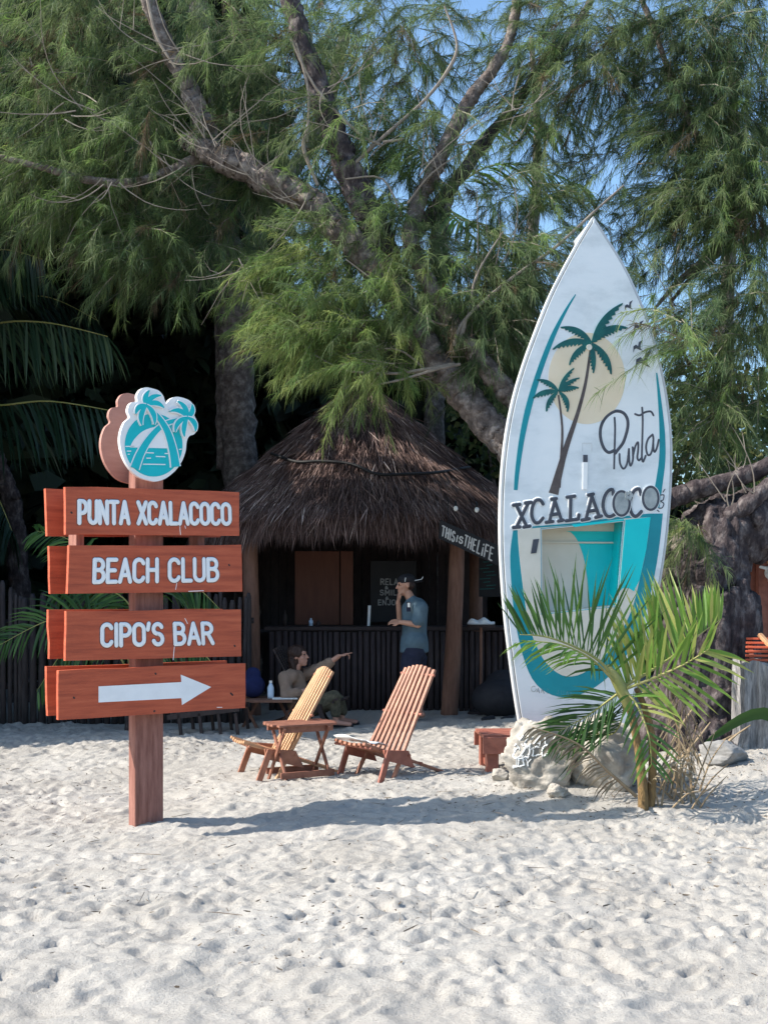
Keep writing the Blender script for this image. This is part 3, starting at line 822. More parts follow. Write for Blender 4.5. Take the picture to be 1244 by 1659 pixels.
def right_tree():
    base = Vector(P(1400, 1170, 13.0)); base.z = gz(base.x, base.y)
    t = thing('casuarina_tree', 'dense dark casuarina hanging in from the right edge beside the surfboard', 'tree', base)
    mb = MB()
    limb_mesh(mb, [(1400, 1180, 13, 0.35), (1395, 900, 13, 0.3), (1370, 600, 13, 0.26), (1340, 300, 13, 0.22), (1300, 0, 13, 0.18), (1280, -200, 13, 0.15)], 12)
    mb.build('trunk', M['bark'], t, world=True, smooth=True)
    mb = MB()
    limb_mesh(mb, [(1350, 250, 13, 0.1), (1250, 310, 12.8, 0.07), (1165, 398, 12.6, 0.05), (1100, 455, 12.5, 0.03), (1060, 500, 12.4, 0.015)], 8)
    limb_mesh(mb, [(1330, 330, 13, 0.07), (1230, 380, 12.9, 0.05), (1150, 420, 12.8, 0.035), (1085, 490, 12.7, 0.015)], 8)
    limb_mesh(mb, [(1140, 240, 12.5, 0.035), (1095, 150, 12.5, 0.032), (1060, 50, 12.5, 0.03), (1030, -20, 12.5, 0.028)], 8)
    limb_mesh(mb, [(1080, 500, 12.4, 0.02), (1120, 600, 12.3, 0.02), (1190, 700, 12.3, 0.012)], 6)
    mb.build('limb', M['bark'], t, world=True, smooth=True)
    L = (-0.35, -0.3)
    crown(t, [
        (1180, 60, 12.6, 100, 90, 0.6, 170, 0.40, L), (1080, 60, 12.7, 90, 80, 0.6, 120, 0.38, L), (1200, 190, 12.5, 80, 90, 0.5, 165, 0.44, L), (1120, 200, 12.5, 80, 70, 0.5, 120, 0.42, L), (1040, 160, 12.6, 50, 40, 0.5, 14, 0.4, L),
        (1150, 320, 12.5, 90, 60, 0.5, 150, 0.48, L), (1220, 330, 12.4, 60, 80, 0.5, 120, 0.55, L), (1215, 470, 12.3, 50, 80, 0.5, 110, 0.42, L), (1090, 310, 12.5, 45, 30, 0.4, 14, 0.35, L),
        (1010, 400, 12.4, 55, 30, 0.4, 14, 0.35, L), (1080, 400, 12.4, 50, 50, 0.4, 16, 0.4, L), (1050, 490, 12.2, 50, 40, 0.4, 18, 0.45, L), (1150, 520, 12.2, 80, 50, 0.5, 44, 0.48, L), (1120, 600, 12.2, 80, 60, 0.5, 24, 0.5, L),
        (1200, 600, 12.2, 60, 80, 0.5, 60, 0.5, L), (1140, 640, 12.2, 50, 60, 0.4, 26, 0.55, L), (1150, 700, 12.2, 80, 50, 0.5, 18, 0.5, L), (1118, 560, 9.7, 14, 26, 0.10, 7, 0.55, (-0.5, 0.1)), (1105, 510, 9.7, 14, 18, 0.10, 6, 0.8, (-0.6, 0.0)), (1110, 850, 10.8, 35, 30, 0.2, 20, 0.6, L),
        (990, 270, 12.6, 50, 40, 0.4, 14, 0.35, L), (985, 355, 12.4, 40, 20, 0.3, 10, 0.3, L), (1240, 780, 12.6, 80, 50, 0.5, 40, 0.4, L),
    ], 84, 0.0045, 8)
right_tree()

def left_tree():
    base = Vector(P(385, 1115, 17.0)); base.z = gz(base.x, base.y)
    t = thing('casuarina_tree', 'straight grey trunk rising in the shade behind the left side of the hut', 'tree', base)
    mb = MB()
    limb_mesh(mb, [(400, 1140, 17, 0.28), (392, 900, 17, 0.25), (385, 640, 17, 0.24), (375, 470, 17, 0.25), (350, 350, 16.8, 0.24), (330, 200, 16.6, 0.2), (320, 0, 16.6, 0.16)], 14, 0.07)
    mb.build('trunk', M['bark'], t, world=True, smooth=True)
    mb = MB()
    limb_mesh(mb, [(362, 760, 17.2, 0.1), (360, 600, 17.2, 0.1), (358, 470, 17.1, 0.09), (372, 400, 17, 0.08)], 9, 0.07)
    limb_mesh(mb, [(375, 460, 17, 0.15), (440, 330, 17.2, 0.12), (520, 200, 17.4, 0.1), (560, 50, 17.5, 0.08)], 9)
    limb_mesh(mb, [(360, 400, 17, 0.14), (240, 250, 17.2, 0.11), (140, 130, 17.4, 0.08), (40, 30, 17.5, 0.06)], 9)
    mb.build('limb', M['bark'], t, world=True, smooth=True)
    L = (-0.1, -0.4)
    cl = []
    r = random.Random(3)
    for i in range(26):
        x = r.uniform(-60, 560); y = r.uniform(-120, 330) - (60 if x > 500 else 0)
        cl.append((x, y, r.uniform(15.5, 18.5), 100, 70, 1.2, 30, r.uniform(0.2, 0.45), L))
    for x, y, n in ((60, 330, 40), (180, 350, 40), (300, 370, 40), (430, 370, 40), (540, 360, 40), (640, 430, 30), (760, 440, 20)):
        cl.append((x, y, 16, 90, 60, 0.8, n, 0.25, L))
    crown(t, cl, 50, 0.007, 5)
left_tree()

def back_trees():
    """casuarinas far behind, closing the view between the nearer crowns"""
    specs = [(860, 21, 'thin far casuarina seen between the hut roof and the surfboard tip', [(760, 500), (850, 560), (820, 460), (880, 640)], 0.35),
             (1180, 19, 'loose olive casuarina behind the right edge of the surfboard', [(1200, 560), (1220, 700), (1140, 740), (1240, 160), (1190, 250)], 0.42)]
    for bx, d, lab, cs, tone in specs:
        b = Vector(P(bx, 1100, d)); b.z = 0
        t = thing('casuarina_tree', lab, 'tree', b)
        mb = MB()
        limb_mesh(mb, [(bx, HY + EYE * F / d + 6, d, 0.22), (bx + 6, 800, d, 0.18), (bx - 6, 550, d, 0.13), (bx + 10, 250, d, 0.08), (bx, 60, d, 0.04)], 10)
        mb.build('trunk', M['bark'], t, world=True, smooth=True)
        crown(t, [(x, y, d + random.uniform(-1, 1), 75, 60, 0.8, 34, tone, (0, -0.3)) for x, y in cs], 46, 0.008, int(bx))
back_trees()

# the dark wood that closes the view on the left and behind the hut, and shades it
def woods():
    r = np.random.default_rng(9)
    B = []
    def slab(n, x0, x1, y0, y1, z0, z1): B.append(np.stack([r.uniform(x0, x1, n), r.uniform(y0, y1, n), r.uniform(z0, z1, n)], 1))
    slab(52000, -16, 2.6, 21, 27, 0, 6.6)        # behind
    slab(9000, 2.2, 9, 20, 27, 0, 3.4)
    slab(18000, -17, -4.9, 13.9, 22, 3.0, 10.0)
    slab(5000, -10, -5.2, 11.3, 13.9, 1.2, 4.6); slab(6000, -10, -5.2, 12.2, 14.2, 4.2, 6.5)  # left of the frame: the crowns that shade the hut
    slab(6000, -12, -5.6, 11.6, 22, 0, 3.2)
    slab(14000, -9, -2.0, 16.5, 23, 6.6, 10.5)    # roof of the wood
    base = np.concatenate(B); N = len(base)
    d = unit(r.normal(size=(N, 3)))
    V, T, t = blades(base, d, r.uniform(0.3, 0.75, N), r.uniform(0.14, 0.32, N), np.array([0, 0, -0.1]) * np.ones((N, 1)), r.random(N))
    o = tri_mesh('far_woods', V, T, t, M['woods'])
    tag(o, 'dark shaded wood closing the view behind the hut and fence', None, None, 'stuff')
woods()

def broad_bush():
    r = np.random.default_rng(19)
    for (px, py, d, n, rx, ry, lab) in ((1160, 700, 16.5, 2600, 1.5, 1.0, 'sea grape bush with round leaves glinting behind the surfboard edge'), (850, 690, 17.5, 1500, 1.2, 1.0, 'round leaved bush behind the leaning limbs beside the hut')):
        b = Vector(P(px, 950, d)); b.z = 0
        t = thing('leafy_bush', lab, 'bush', b)
        c = np.array(P(px, py, d)) - np.array(b)
        q = unit(r.normal(size=(n, 3))) * r.random((n, 1)) ** 0.4
        base = c + q * np.array([rx, 1.0, ry])
        V, T, tn = blades(base, unit(r.normal(size=(n, 3))), r.uniform(0.07, 0.14, n), r.uniform(0.06, 0.1, n), np.zeros((n, 3)), r.random(n))
        o = tri_mesh('crown', V, T, tn, M['broad'], t); o['kind'] = 'stuff'
        mb = MB()
        for k in range(7):
            e = Vector(c) + Vector((random.uniform(-rx, rx), random.uniform(-.5, .5), random.uniform(-ry, ry))) * 0.7
            mb.tube(curve_pts([(random.uniform(-.2, .2), random.uniform(-.2, .2), -0.02), e * 0.5 + Vector((0, 0, .2)), e], 4), [0.05, .045, .04, .04, .03, .03, .02, .015, .01], 6)
        mb.build('trunk', M['bark'], t, smooth=True)
broad_bush()

# ------------------------------------------------------------------ palms
def frond(parent, nodes, n=26, ll=0.5, w=0.03, droop=0.35, mleaf='palmleaf', mrib='rachis', sideL=None, sideR=None, sweep=0.55, tone=0.5, rr=0.012, rib0=0.15, seed=0, jit=0.12, label=None, lm=None, fold=0.0):
    """one palm leaf: rib plus leaflets in one part. nodes are world points; sideL / sideR steer the leaflets."""
    r = random.Random(seed)
    pts = curve_pts(nodes, 8)
    off = Vector(parent.location)
    N = len(pts)
    V, T, tn = [], [], []
    def pos(t):
        f = t * (N - 1); i = min(int(f), N - 2); return pts[i].lerp(pts[i + 1], f - i), (pts[i + 1] - pts[i]).normalized()
    for s in (0, 1):
        for k in range(n):
            t = rib0 + (1 - rib0) * (k + r.uniform(0.1, 0.9)) / n
            p, tg = pos(t)
            sd = Vector(sideL if s == 0 else sideR) if sideL is not None else tg.cross(Vector((0, 0, 1))) * (1 if s == 0 else -1) + Vector((0, 0, fold))
            sd = (sd - tg * sd.dot(tg)).normalized()
            L = ll * (0.55 + 0.9 * math.sin(math.pi * min(1, (0.12 + t * 0.8)))) * 0.72 * r.uniform(0.85, 1.1)
            if lm: L *= lm(t)
            sw = sweep + 0.5 * t
            d = (sd * math.cos(sw) + tg * math.sin(sw) + Vector((r.gauss(0, jit), r.gauss(0, jit), r.gauss(0, jit)))).normalized()
            up = d.cross(tg).normalized() if abs(d.dot(tg)) < 0.98 else Vector((0, 0, 1))
            wv = d.cross(up).normalized()
            wv = (wv + up * r.gauss(0, 0.3)).normalized()
            k0 = len(V)
            q = p.copy(); dd = d.copy()
            tt = min(1, max(0, r.gauss(tone, 0.14)))
            for j, ww in enumerate((0.45, 1.0, 0.8, 0.0)):
                if ww: V.append(q - wv * w * ww / 2); V.append(q + wv * w * ww / 2); tn += [tt, tt]
                else: V.append(q.copy()); tn.append(min(1, tt + 0.15))
                dd = (dd + Vector((0, 0, -droop)) * (0.35 * (j + 1))).normalized()
                q = q + dd * L / 3
            T += [(k0, k0 + 1, k0 + 3), (k0, k0 + 3, k0 + 2), (k0 + 2, k0 + 3, k0 + 5), (k0 + 2, k0 + 5, k0 + 4), (k0 + 4, k0 + 5, k0 + 6)]
    ot = tri_mesh('frond', np.array([tuple(v - off) for v in V]), np.array(T), np.array(tn), M[mleaf], parent)
    rb = MB().tube([p - off for p in pts], [rr * (1 - 0.8 * i / (N - 1)) for i in range(N)], 6)
    rb.build('rib', M[mrib], ot, smooth=True)
    if label: ot['label'] = label
    return ot

def arch(base, d, L, rise, drop, n=4):
    d = Vector(d).normalized()
    return [Vector(base) + d * L * t + Vector((0, 0, rise * 4 * t * (1 - t) - drop * t * t)) for t in [i / n for i in range(n + 1)]]

# tall palm at the left edge
def left_palm():
    base = P(38, 1140, 15.5); base.z = 0
    t = thing('coconut_palm', 'tall dark coconut palm at the left edge with long fronds reaching to the round logo', 'palm tree', base)
    mb = MB()
    limb_mesh(mb, [(38, HY + EYE * F / 15.5 + 8, 15.5, 0.19), (34, 1000, 15.5, 0.14), (26, 860, 15.5, 0.13), (0, 760, 15.4, 0.125), (-70, 650, 15.2, 0.12), (-120, 590, 15, 0.13)], 12, 0.05, 8)
    mb.build('trunk', M['darkbark'], t, world=True, smooth=True)
    c = (-120, 590)
    D = (0.1, 0, -1)
    for i, (ns, tone) in enumerate((
            ([(-120, 575, 14.9), (-20, 528, 14.4), (70, 522, 14.0), (175, 545, 13.7)], 0.75),
            ([(-120, 610, 14.9), (-30, 655, 14.2), (80, 650, 13.9), (195, 668, 13.6)], 0.35),
            ([(-120, 560, 15), (-60, 440, 14.6), (0, 405, 14.4), (70, 420, 14.2)], 0.6),
            ([(-120, 560, 15), (-190, 480, 14.8), (-300, 450, 14.8), (-380, 520, 14.8)], 0.4),
            ([(-120, 600, 15), (-60, 700, 14.6), (-10, 790, 14.4), (20, 860, 14.3)], 0.3),
            ([(-120, 560, 15), (-40, 500, 16), (70, 480, 17), (160, 520, 17.6)], 0.2),
            ([(-120, 600, 15), (-220, 650, 14.8), (-300, 750, 14.8)], 0.3))):
        frond(t, [P(*q) for q in ns], 44, 0.95, 0.036, 0.5, 'darkpalm', 'rachis', sideL=(0.25, -0.45, -0.8), sideR=(0.15, 0.55, -0.75), sweep=0.3, tone=tone, rr=0.02, seed=i, jit=0.06)
left_palm()

def mid_palm():
    base = P(705, 1100, 18.5); base.z = 0
    t = thing('coconut_palm', 'slim coconut palm behind the hut roof, under the limb fork', 'palm tree', base)
    mb = MB()
    limb_mesh(mb, [(700, HY + EYE * F / 18.5 + 6, 18.5, 0.2), (702, 800, 18.5, 0.16), (708, 560, 18.5, 0.15), (712, 375, 18.5, 0.14), (722, 320, 18.5, 0.14)], 12, 0.05, 8)
    mb.build('trunk', M['bark'], t, world=True, smooth=True)
    for i, (ns, tone) in enumerate((
            ([(722, 330, 18.5), (745, 355, 18.1), (780, 362, 17.8), (825, 385, 17.5)], 0.97),
            ([(722, 315, 18.5), (790, 270, 18.3), (870, 272, 18.2), (950, 310, 18.2)], 0.6),
            ([(722, 315, 18.5), (780, 220, 18.5), (850, 190, 18.5), (900, 215, 18.5)], 0.6),
            ([(722, 315, 18.5), (670, 240, 18.6), (600, 220, 18.7), (530, 270, 18.7)], 0.5),
            ([(722, 330, 18.5), (650, 330, 18), (570, 360, 17.6), (520, 440, 17.4)], 0.6),
            ([(722, 340, 18.5), (780, 400, 18), (830, 470, 17.6), (850, 560, 17.5)], 0.5))):
        frond(t, [P(*q) for q in ns], 34, 0.8, 0.04, 0.5, 'palmleaf', 'rachis', tone=tone, rr=0.02, seed=i + 20, jit=0.08)
mid_palm()

def sign_palm():
    base = P(215, 1185, 12.5); base.z = gz(base.x, base.y)
    t = thing('young_palm', 'low dark palm behind the sign post, one frond arching left before the fence', 'palm tree', base)
    MB().tube([base - Vector((0, 0, .05)), base + Vector((0.02, 0, 0.3)), base + Vector((0, 0, 0.7))], [0.09, 0.08, 0.05], 8).build('stem', M['darkbark'], t, world=True, smooth=True)
    for i, (ns, tone, sl, sr) in enumerate((
            ([(215, 1100, 12.5), (150, 1000, 12.4), (80, 1005, 12.2), (0, 1045, 12.1)], 0.75, (0.1, -.5, -.7), (0, .3, .8)),
            ([(215, 1100, 12.5), (215, 990, 12.6), (160, 950, 12.6), (90, 955, 12.6)], 0.8, (0, -.5, -.8), (0, .4, -.6)),
            ([(215, 1100, 12.5), (240, 960, 12.6), (300, 940, 12.7), (360, 990, 12.6)], 0.5, (0, -.5, -.8), (0, .4, -.6)),
            ([(215, 1100, 12.5), (200, 1030, 12.3), (120, 1040, 12.2), (60, 1120, 12.1)], 0.6, (0, -.5, -.8), (0, .4, -.6)),
            ([(215, 1100, 12.5), (180, 960, 12.7), (120, 880, 12.8), (60, 860, 12.9)], 0.95, (0, -.5, -.8), (0, .4, .5)),
            ([(215, 1100, 12.5), (260, 1040, 12.4), (330, 1060, 12.3), (370, 1120, 12.2)], 0.5, (0, -.5, -.8), (0, .4, -.6)))):
        frond(t, [P(*q) for q in ns], 30, 0.42, 0.028, 0.35, 'palmleaf', 'rachis', sl, sr, 0.35, tone * 0.5, 0.012, 0.2, i + 40, 0.08)
sign_palm()

def front_palm():
    base = GP(1040, 1312)
    t = thing('young_palm', 'young coconut palm in front of the surfboard, bright green with dry brown lower leaves', 'palm tree', base)
    d0 = base.y
    Q = lambda x, y, dd=0.0: P(x, y, d0 + dd)
    for i, (ns, rad) in enumerate((([(1042, 1318), (1040, 1270), (1033, 1210), (1020, 1150), (1003, 1105)], [.040, .034, .029, .026, .024]),
                                   ([(1052, 1316), (1056, 1260), (1056, 1200), (1045, 1150), (1030, 1115)], [.035, .03, .028, .024, .018]))):
        MB().tube(curve_pts([Q(x, y, 0.0 + i * .03) for x, y in ns], 4), np.interp(np.linspace(0, 4, 17), range(5), rad), 9).build('stem', M['palmstem'], t, world=True, smooth=True)
    MB().tube(curve_pts([Q(1020, 1150, -.02), Q(1000, 1105, -.03), Q(982, 1078, -.03)], 4), [.026, .034, .040, .042, .040, .036, .03, .024, .015], 9).build('sheath', M['rachis'], t, world=True, smooth=True)
    up = (0, -.05, 1)
    # left frond: leaflets stand up like a comb, the outer ones reach left
    frond(t, [Q(1000, 1110, -.02), Q(975, 1075, -.06), Q(935, 1050, -.1), Q(885, 1032, -.16), Q(842, 1028, -.2)], 26, 0.66, 0.0205, 0.05, sideL=(0.12, -.1, 1), sideR=(-0.25, .3, 0.85), sweep=0.05, tone=0.42, rr=.014, rib0=.12, seed=60, jit=.05, lm=lambda q: 1.0 if q < .6 else .75)
    frond(t, [Q(1000, 1110, -.02), Q(960, 1070, -.2), Q(910, 1045, -.28), Q(850, 1038, -.36)], 16, 0.34, 0.0243, 0.35, sideL=(-0.2, -.5, .1), sideR=(-.1, .5, -.3), sweep=0.5, tone=0.62, rr=.012, rib0=.2, seed=61, jit=.06)
    # right frond: bright, leaflets up and out
    frond(t, [Q(1010, 1112), Q(1045, 1092, .04), Q(1085, 1066, .08), Q(1130, 1030, .1), Q(1168, 1002, .1)], 35, 0.60, 0.0263, 0.06, sideL=(-0.1, -.15, 1), sideR=(0.15, .3, 0.9), sweep=0.12, tone=0.88, rr=.014, rib0=.03, seed=62, jit=.08, lm=lambda q: 1.0 if q < .7 else .7)
    frond(t, [Q(1015, 1115, -.05), Q(1060, 1098, -.1), Q(1110, 1075, -.15), Q(1150, 1050, -.2)], 17, 0.46, 0.0263, 0.12, sideL=(0.3, -.5, .8), sideR=(0.5, -.1, -.5), sweep=0.35, tone=0.86, rr=.012, rib0=.1, seed=63, jit=.1)
    # fronds that hang towards the ground
    frond(t, [Q(1012, 1120, -.05), Q(1030, 1140, -.12), Q(1050, 1190, -.2), Q(1055, 1240, -.24)], 11, 0.30, 0.0205, 0.2, sideL=(-1, -.2, .2), sideR=(1, -.2, .3), sweep=0.4, tone=0.6, rr=.012, rib0=.1, seed=64, jit=.08)
    frond(t, [Q(1005, 1120, .02), Q(985, 1135, .08), Q(950, 1160, .1), Q(905, 1185, .1)], 28, 0.36, 0.0149, 0.15, sideL=(-.2, -.2, 1), sideR=(-.3, -.1, -1), sweep=0.6, tone=0.3, rr=.011, rib0=.1, seed=65, jit=.08)
    frond(t, [Q(1000, 1125, .05), Q(1010, 1150, .12), Q(990, 1190, .2), Q(930, 1180, .25)], 18, 0.5, 0.0149, 0.1, sideL=(-1, 0, .1), sideR=(-1, 0, -.4), sweep=0.3, tone=0.25, rr=.01, rib0=.1, seed=69, jit=.08)
    # dry leaves
    dl = dict(mleaf='dryleaf', mrib='dryrib')
    frond(t, [Q(1030, 1290, -.05), Q(985, 1250, -.15), Q(935, 1205, -.25), Q(862, 1178, -.35)], 20, 0.24, 0.014, 0.6, tone=0.35, rr=.014, rib0=.15, seed=66, jit=.12, label='dry brown drooping leaf', sideL=(-.2, -.3, -.8), sideR=(.1, .2, -.6), **dl)
    frond(t, [Q(1035, 1130, .1), Q(1075, 1100, .15), Q(1110, 1150, .2), Q(1120, 1230, .22)], 24, 0.36, 0.0115, 0.5, tone=0.4, rr=.012, rib0=.3, seed=67, jit=.25, label='dry brown hanging leaf', **dl)
    frond(t, [Q(1040, 1150, .12), Q(1085, 1150, .2), Q(1100, 1210, .25), Q(1085, 1290, .25)], 22, 0.34, 0.0115, 0.5, tone=0.5, rr=.012, rib0=.3, seed=68, jit=.28, label='dry brown hanging leaf', **dl)
    frond(t, [Q(1040, 1300, .05), Q(1060, 1260, .02), Q(1090, 1240, .05), Q(1120, 1290, .1)], 13, 0.28, 0.0144, 0.5, tone=0.7, rr=.012, rib0=.2, seed=70, jit=.25, label='dry brown leaf on the sand', **dl)
    for k in range(18):
        x = random.uniform(1060, 1130); y0 = random.uniform(1270, 1310)
        a = Q(x, y0, random.uniform(0, .4)); a.z = gz(a.x, a.y) - .02
        b = a + Vector((random.uniform(-.25, .25), random.uniform(-.1, .15), random.uniform(.15, .6)))
        MB().tube(curve_pts([a, (a + b) / 2 + Vector((random.uniform(-.06, .06), 0, random.uniform(0, .06))), b], 3), [.008, .008, .007, .006, .005, .004, .002], 5).build('dry_stalk', M['dryrib'], t, world=True)
front_palm()

# ------------------------------------------------------------------ sign
def sign():
    th = R(38)
    base = GP(237, 1337)
    t = thing('direction_sign', 'tall wooden sign post with four orange boards and a round turquoise palm logo', 'sign', base, th)
    U = Vector((math.cos(th), math.sin(th), 0)); N = Vector((math.sin(th), -math.cos(th), 0))
    GAP = 0.14
    fr = Plane(base + N * (GAP + 0.016), U, (0, 0, 1)); bk = Plane(base - N * (GAP - 0.016), U, (0, 0, 1))
    loc = lambda w0: (lambda a, b, w: Vector((a, -(w0 + w), b)))
    front, back = loc(GAP + 0.016), loc(-GAP + 0.016)
    top = fr.px(237, 742)[1]
    mb = MB().box((0, 0, top / 2 - 0.15), (0.205, 0.10, top + 0.3))
    mb.build('post', M['postwood'], t, bevel=0.012)
    boards = [[(107, 788), (388, 797), (388, 868), (107, 866), 75], [(113, 884), (391, 883), (393, 958), (110, 962), 80],
              [(108, 990), (391, 988), (391, 1063), (107, 1071), 79], [(95, 1086), (398, 1074), (398, 1147), (95, 1167), 76]]
    words = [("PUNTA XCALACOCO", [(129, 812), (372, 817), (373, 849), (129, 847)]), ("BEACH CLUB", [(154, 907), (352, 906), (353, 940), (153, 943)]), ("CIPO'S BAR", [(166, 1012), (343, 1010), (345, 1042), (166, 1046)]), None]
    for b, wd in zip(boards, words):
        q = [fr.px(*p) for p in b[:4]]
        # a little unevenness along each edge
        def edge(a, c, n=6):
            return [(a[0] + (c[0] - a[0]) * i / n + random.gauss(0, .0012), a[1] + (c[1] - a[1]) * i / n + random.gauss(0, .0015)) for i in range(n)]
        poly = edge(q[3], q[2]) + edge(q[2], q[1], 3) + edge(q[1], q[0]) + edge(q[0], q[3], 3)
        bo = sheet(front, poly, (), -0.032, 0.0).build('board', M['signwood'], t, bevel=0.004)
        ul = bk.px(b[4], b[0][1])[0]
        q2 = [(ul, q[0][1] + .004), (q[1][0] + 0.02, q[1][1]), (q[2][0] + .02, q[2][1]), (ul + .01, q[3][1])]
        poly = edge(q2[3], q2[2]) + edge(q2[2], q2[1], 3) + edge(q2[1], q2[0]) + edge(q2[0], q2[3], 3)
        sheet(back, poly, (), -0.032, 0.0).build('board', M['signwood'], t, bevel=0.004)
        if wd:
            ls = [[fr.px(*p) for p in ln] for ln in text_lines(*wd)]
            strokes(front, ls, 0.0178, 0.001, 0.10).build('letter_outline', M['outline'], bo, smooth=True)
            strokes(front, ls, 0.0146, 0.0015, 0.30).build('lettering', M['letter'], bo, smooth=True)
        else:
            ar = [fr.px(*p) for p in [(160, 1112), (294, 1105), (293, 1093), (342, 1113), (295, 1142), (294, 1131), (160, 1138)]]
            sheet(front, ar, (), 0.0005, 0.004).build('arrow', M['letter'], bo)
        zc = (q[0][1] + q[3][1]) / 2
        MB().box((0, -(0.05 + GAP - 0.016) / 2, zc), (0.14, GAP - 0.016 - 0.052, 0.16)).build('spacer_block', M['postwood'], t)
        MB().box((0, (0.05 + GAP - 0.016) / 2, zc), (0.14, GAP - 0.016 - 0.052, 0.16)).build('spacer_block', M['postwood'], t)
    for x in (124, 319):
        a = Plane(base, U, (0, 0, 1)).px(x, 875)[0]; zt = fr.px(x, 800)[1]; zb = fr.px(x, 935)[1]
        MB().box((a, 0, (zt + zb) / 2), (0.05, 0.12, zt - zb)).build('batten', M['postwood'], t)
    # dried drips of paint and small chips
    dr = [[(292, 851), (292, 858), (293, 866)], [(287, 944), (285, 955)], [(283, 1047), (282, 1057), (281, 1069)], [(300, 1002), (304, 1010)], [(300, 852), (301, 856)], [(306, 958), (330, 957)], [(352, 1146), (360, 1146)]]
    strokes(front, [[fr.px(*p) for p in q] for q in dr], 0.0022, 0.0003, 0.3).build('paint_drip', M['letter'], t)['kind'] = 'stuff'
    strokes(front, [[fr.px(*p) for p in q] for q in ([(252, 1091), (253, 1092)], [(374, 1123), (377, 1126)], [(371, 915), (372, 916)], [(120, 1130), (121, 1131)], [(116, 830), (117, 831)], [(380, 1046), (381, 1047)], [(250, 1152), (251, 1152)])], 0.006, 0.0003, 0.15).build('knot', M['darkwood'], t)['kind'] = 'stuff'
    # round logo with its scalloped palm outline
    Z = lambda x, y: fr.px(150 + x * 0.1527, 610 + y * 0.1527)
    out = [(650, 1115), (500, 1070), (400, 980), (330, 860), (295, 720), (300, 600), (340, 490), (395, 435), (376, 370), (390, 305), (425, 273), (475, 262), (475, 200), (510, 140), (570, 115), (640, 127), (705, 150), (750, 200), (768, 250), (790, 292), (822, 243), (885, 215), (965, 227), (1040, 262), (1085, 330), (1082, 410), (1107, 470), (1110, 560), (1080, 612), (1030, 632), (1002, 690), (990, 790), (950, 900), (880, 1000), (780, 1080), (700, 1110)]
    o2 = [Z(*p) for p in spline2(out + [out[0]], 4)[:-1]]
    lg = sheet(front, o2, (), -0.03, 0.0).build('logo_plate', M['white'], t)
    # the rear plate: the same shape on the far side of the post, bare brown
    sheet(back, o2, (), -0.03, 0.0).build('logo_plate', M['backlogo'], t)['label'] = 'plain brown rear plate of the round logo'
    lw = [0.0005]
    def paint(name, poly, m, k):
        sheet(front, [Z(*p) for p in poly], (), 0.0004, 0.0022 * k).build(name, M[m], lg)
    disc = [(650 + 306 * math.cos(R(a)), 728 + 334 * math.sin(R(a))) for a in range(0, 360, 6)]
    paint('turquoise_disc', disc, 'teal', 1)
    dome = spline2([(395, 752), (440, 672), (520, 590), (620, 545), (720, 535), (800, 580), (860, 660), (895, 765)], 5) + [(895, 765)]
    paint('white_sunset', dome, 'white', 2)
    for ln in ([(350, 742), (440, 742)], [(365, 792), (410, 792)], [(375, 825), (395, 825)], [(555, 808), (650, 812)], [(672, 848), (772, 852)], [(572, 866), (620, 866)], [(535, 930), (772, 934)], [(765, 818), (800, 818)], [(918, 775), (945, 770)]):
        paint('wave_line', ribbon(ln, 11), 'white', 2)
    def trunk(pts, w, k):
        sp = spline2(pts, 6)
        ws = np.linspace(w[0], w[1], len(sp))
        paint('trunk_outline', ribbon(sp, list(ws + 24)), 'white', k)
        paint('trunk_stripe', ribbon(sp, list(ws)), 'teal', k + 1)
    trunk([(445, 975), (500, 830), (580, 690), (690, 560), (800, 490), (980, 445)], (90, 34), 3)
    trunk([(875, 960), (850, 800), (800, 620), (740, 500), (660, 400), (560, 320)], (90, 34), 5)
    def fr2(c, tip, bulge, wd, k):
        mx, my = (c[0] + tip[0]) / 2, (c[1] + tip[1]) / 2
        dx, dy = tip[0] - c[0], tip[1] - c[1]
        ct = (mx - dy * bulge, my + dx * bulge)
        up = [((1 - s) ** 2 * c[0] + 2 * s * (1 - s) * ct[0] + s * s * tip[0], (1 - s) ** 2 * c[1] + 2 * s * (1 - s) * ct[1] + s * s * tip[1]) for s in [i / 10 for i in range(11)]]
        ws = [8 + wd * math.sin(math.pi * (0.1 + 0.88 * i / 10)) for i in range(11)]
        paint('leaf_outline', ribbon(up, [w + 20 for w in ws]), 'white', k)
        paint('painted_leaf', ribbon(up, ws), 'teal', k + 0.6)
    for i, (tip, b) in enumerate((((595, 150), -0.3), ((715, 205), -.38), ((748, 335), -.42), ((448, 400), .45), ((515, 522), .3), ((645, 512), -0.3))):
        fr2((560, 310), tip, b, 46, 7 + i * 0.35)
    for i, (tip, b) in enumerate((((812, 372), .42), ((888, 266), .32), ((1040, 300), .35), ((862, 592), .4), ((960, 642), .2), ((1075, 585), -.4))):
        fr2((990, 440), tip, b, 44, 9.2 + i * 0.35)
sign()

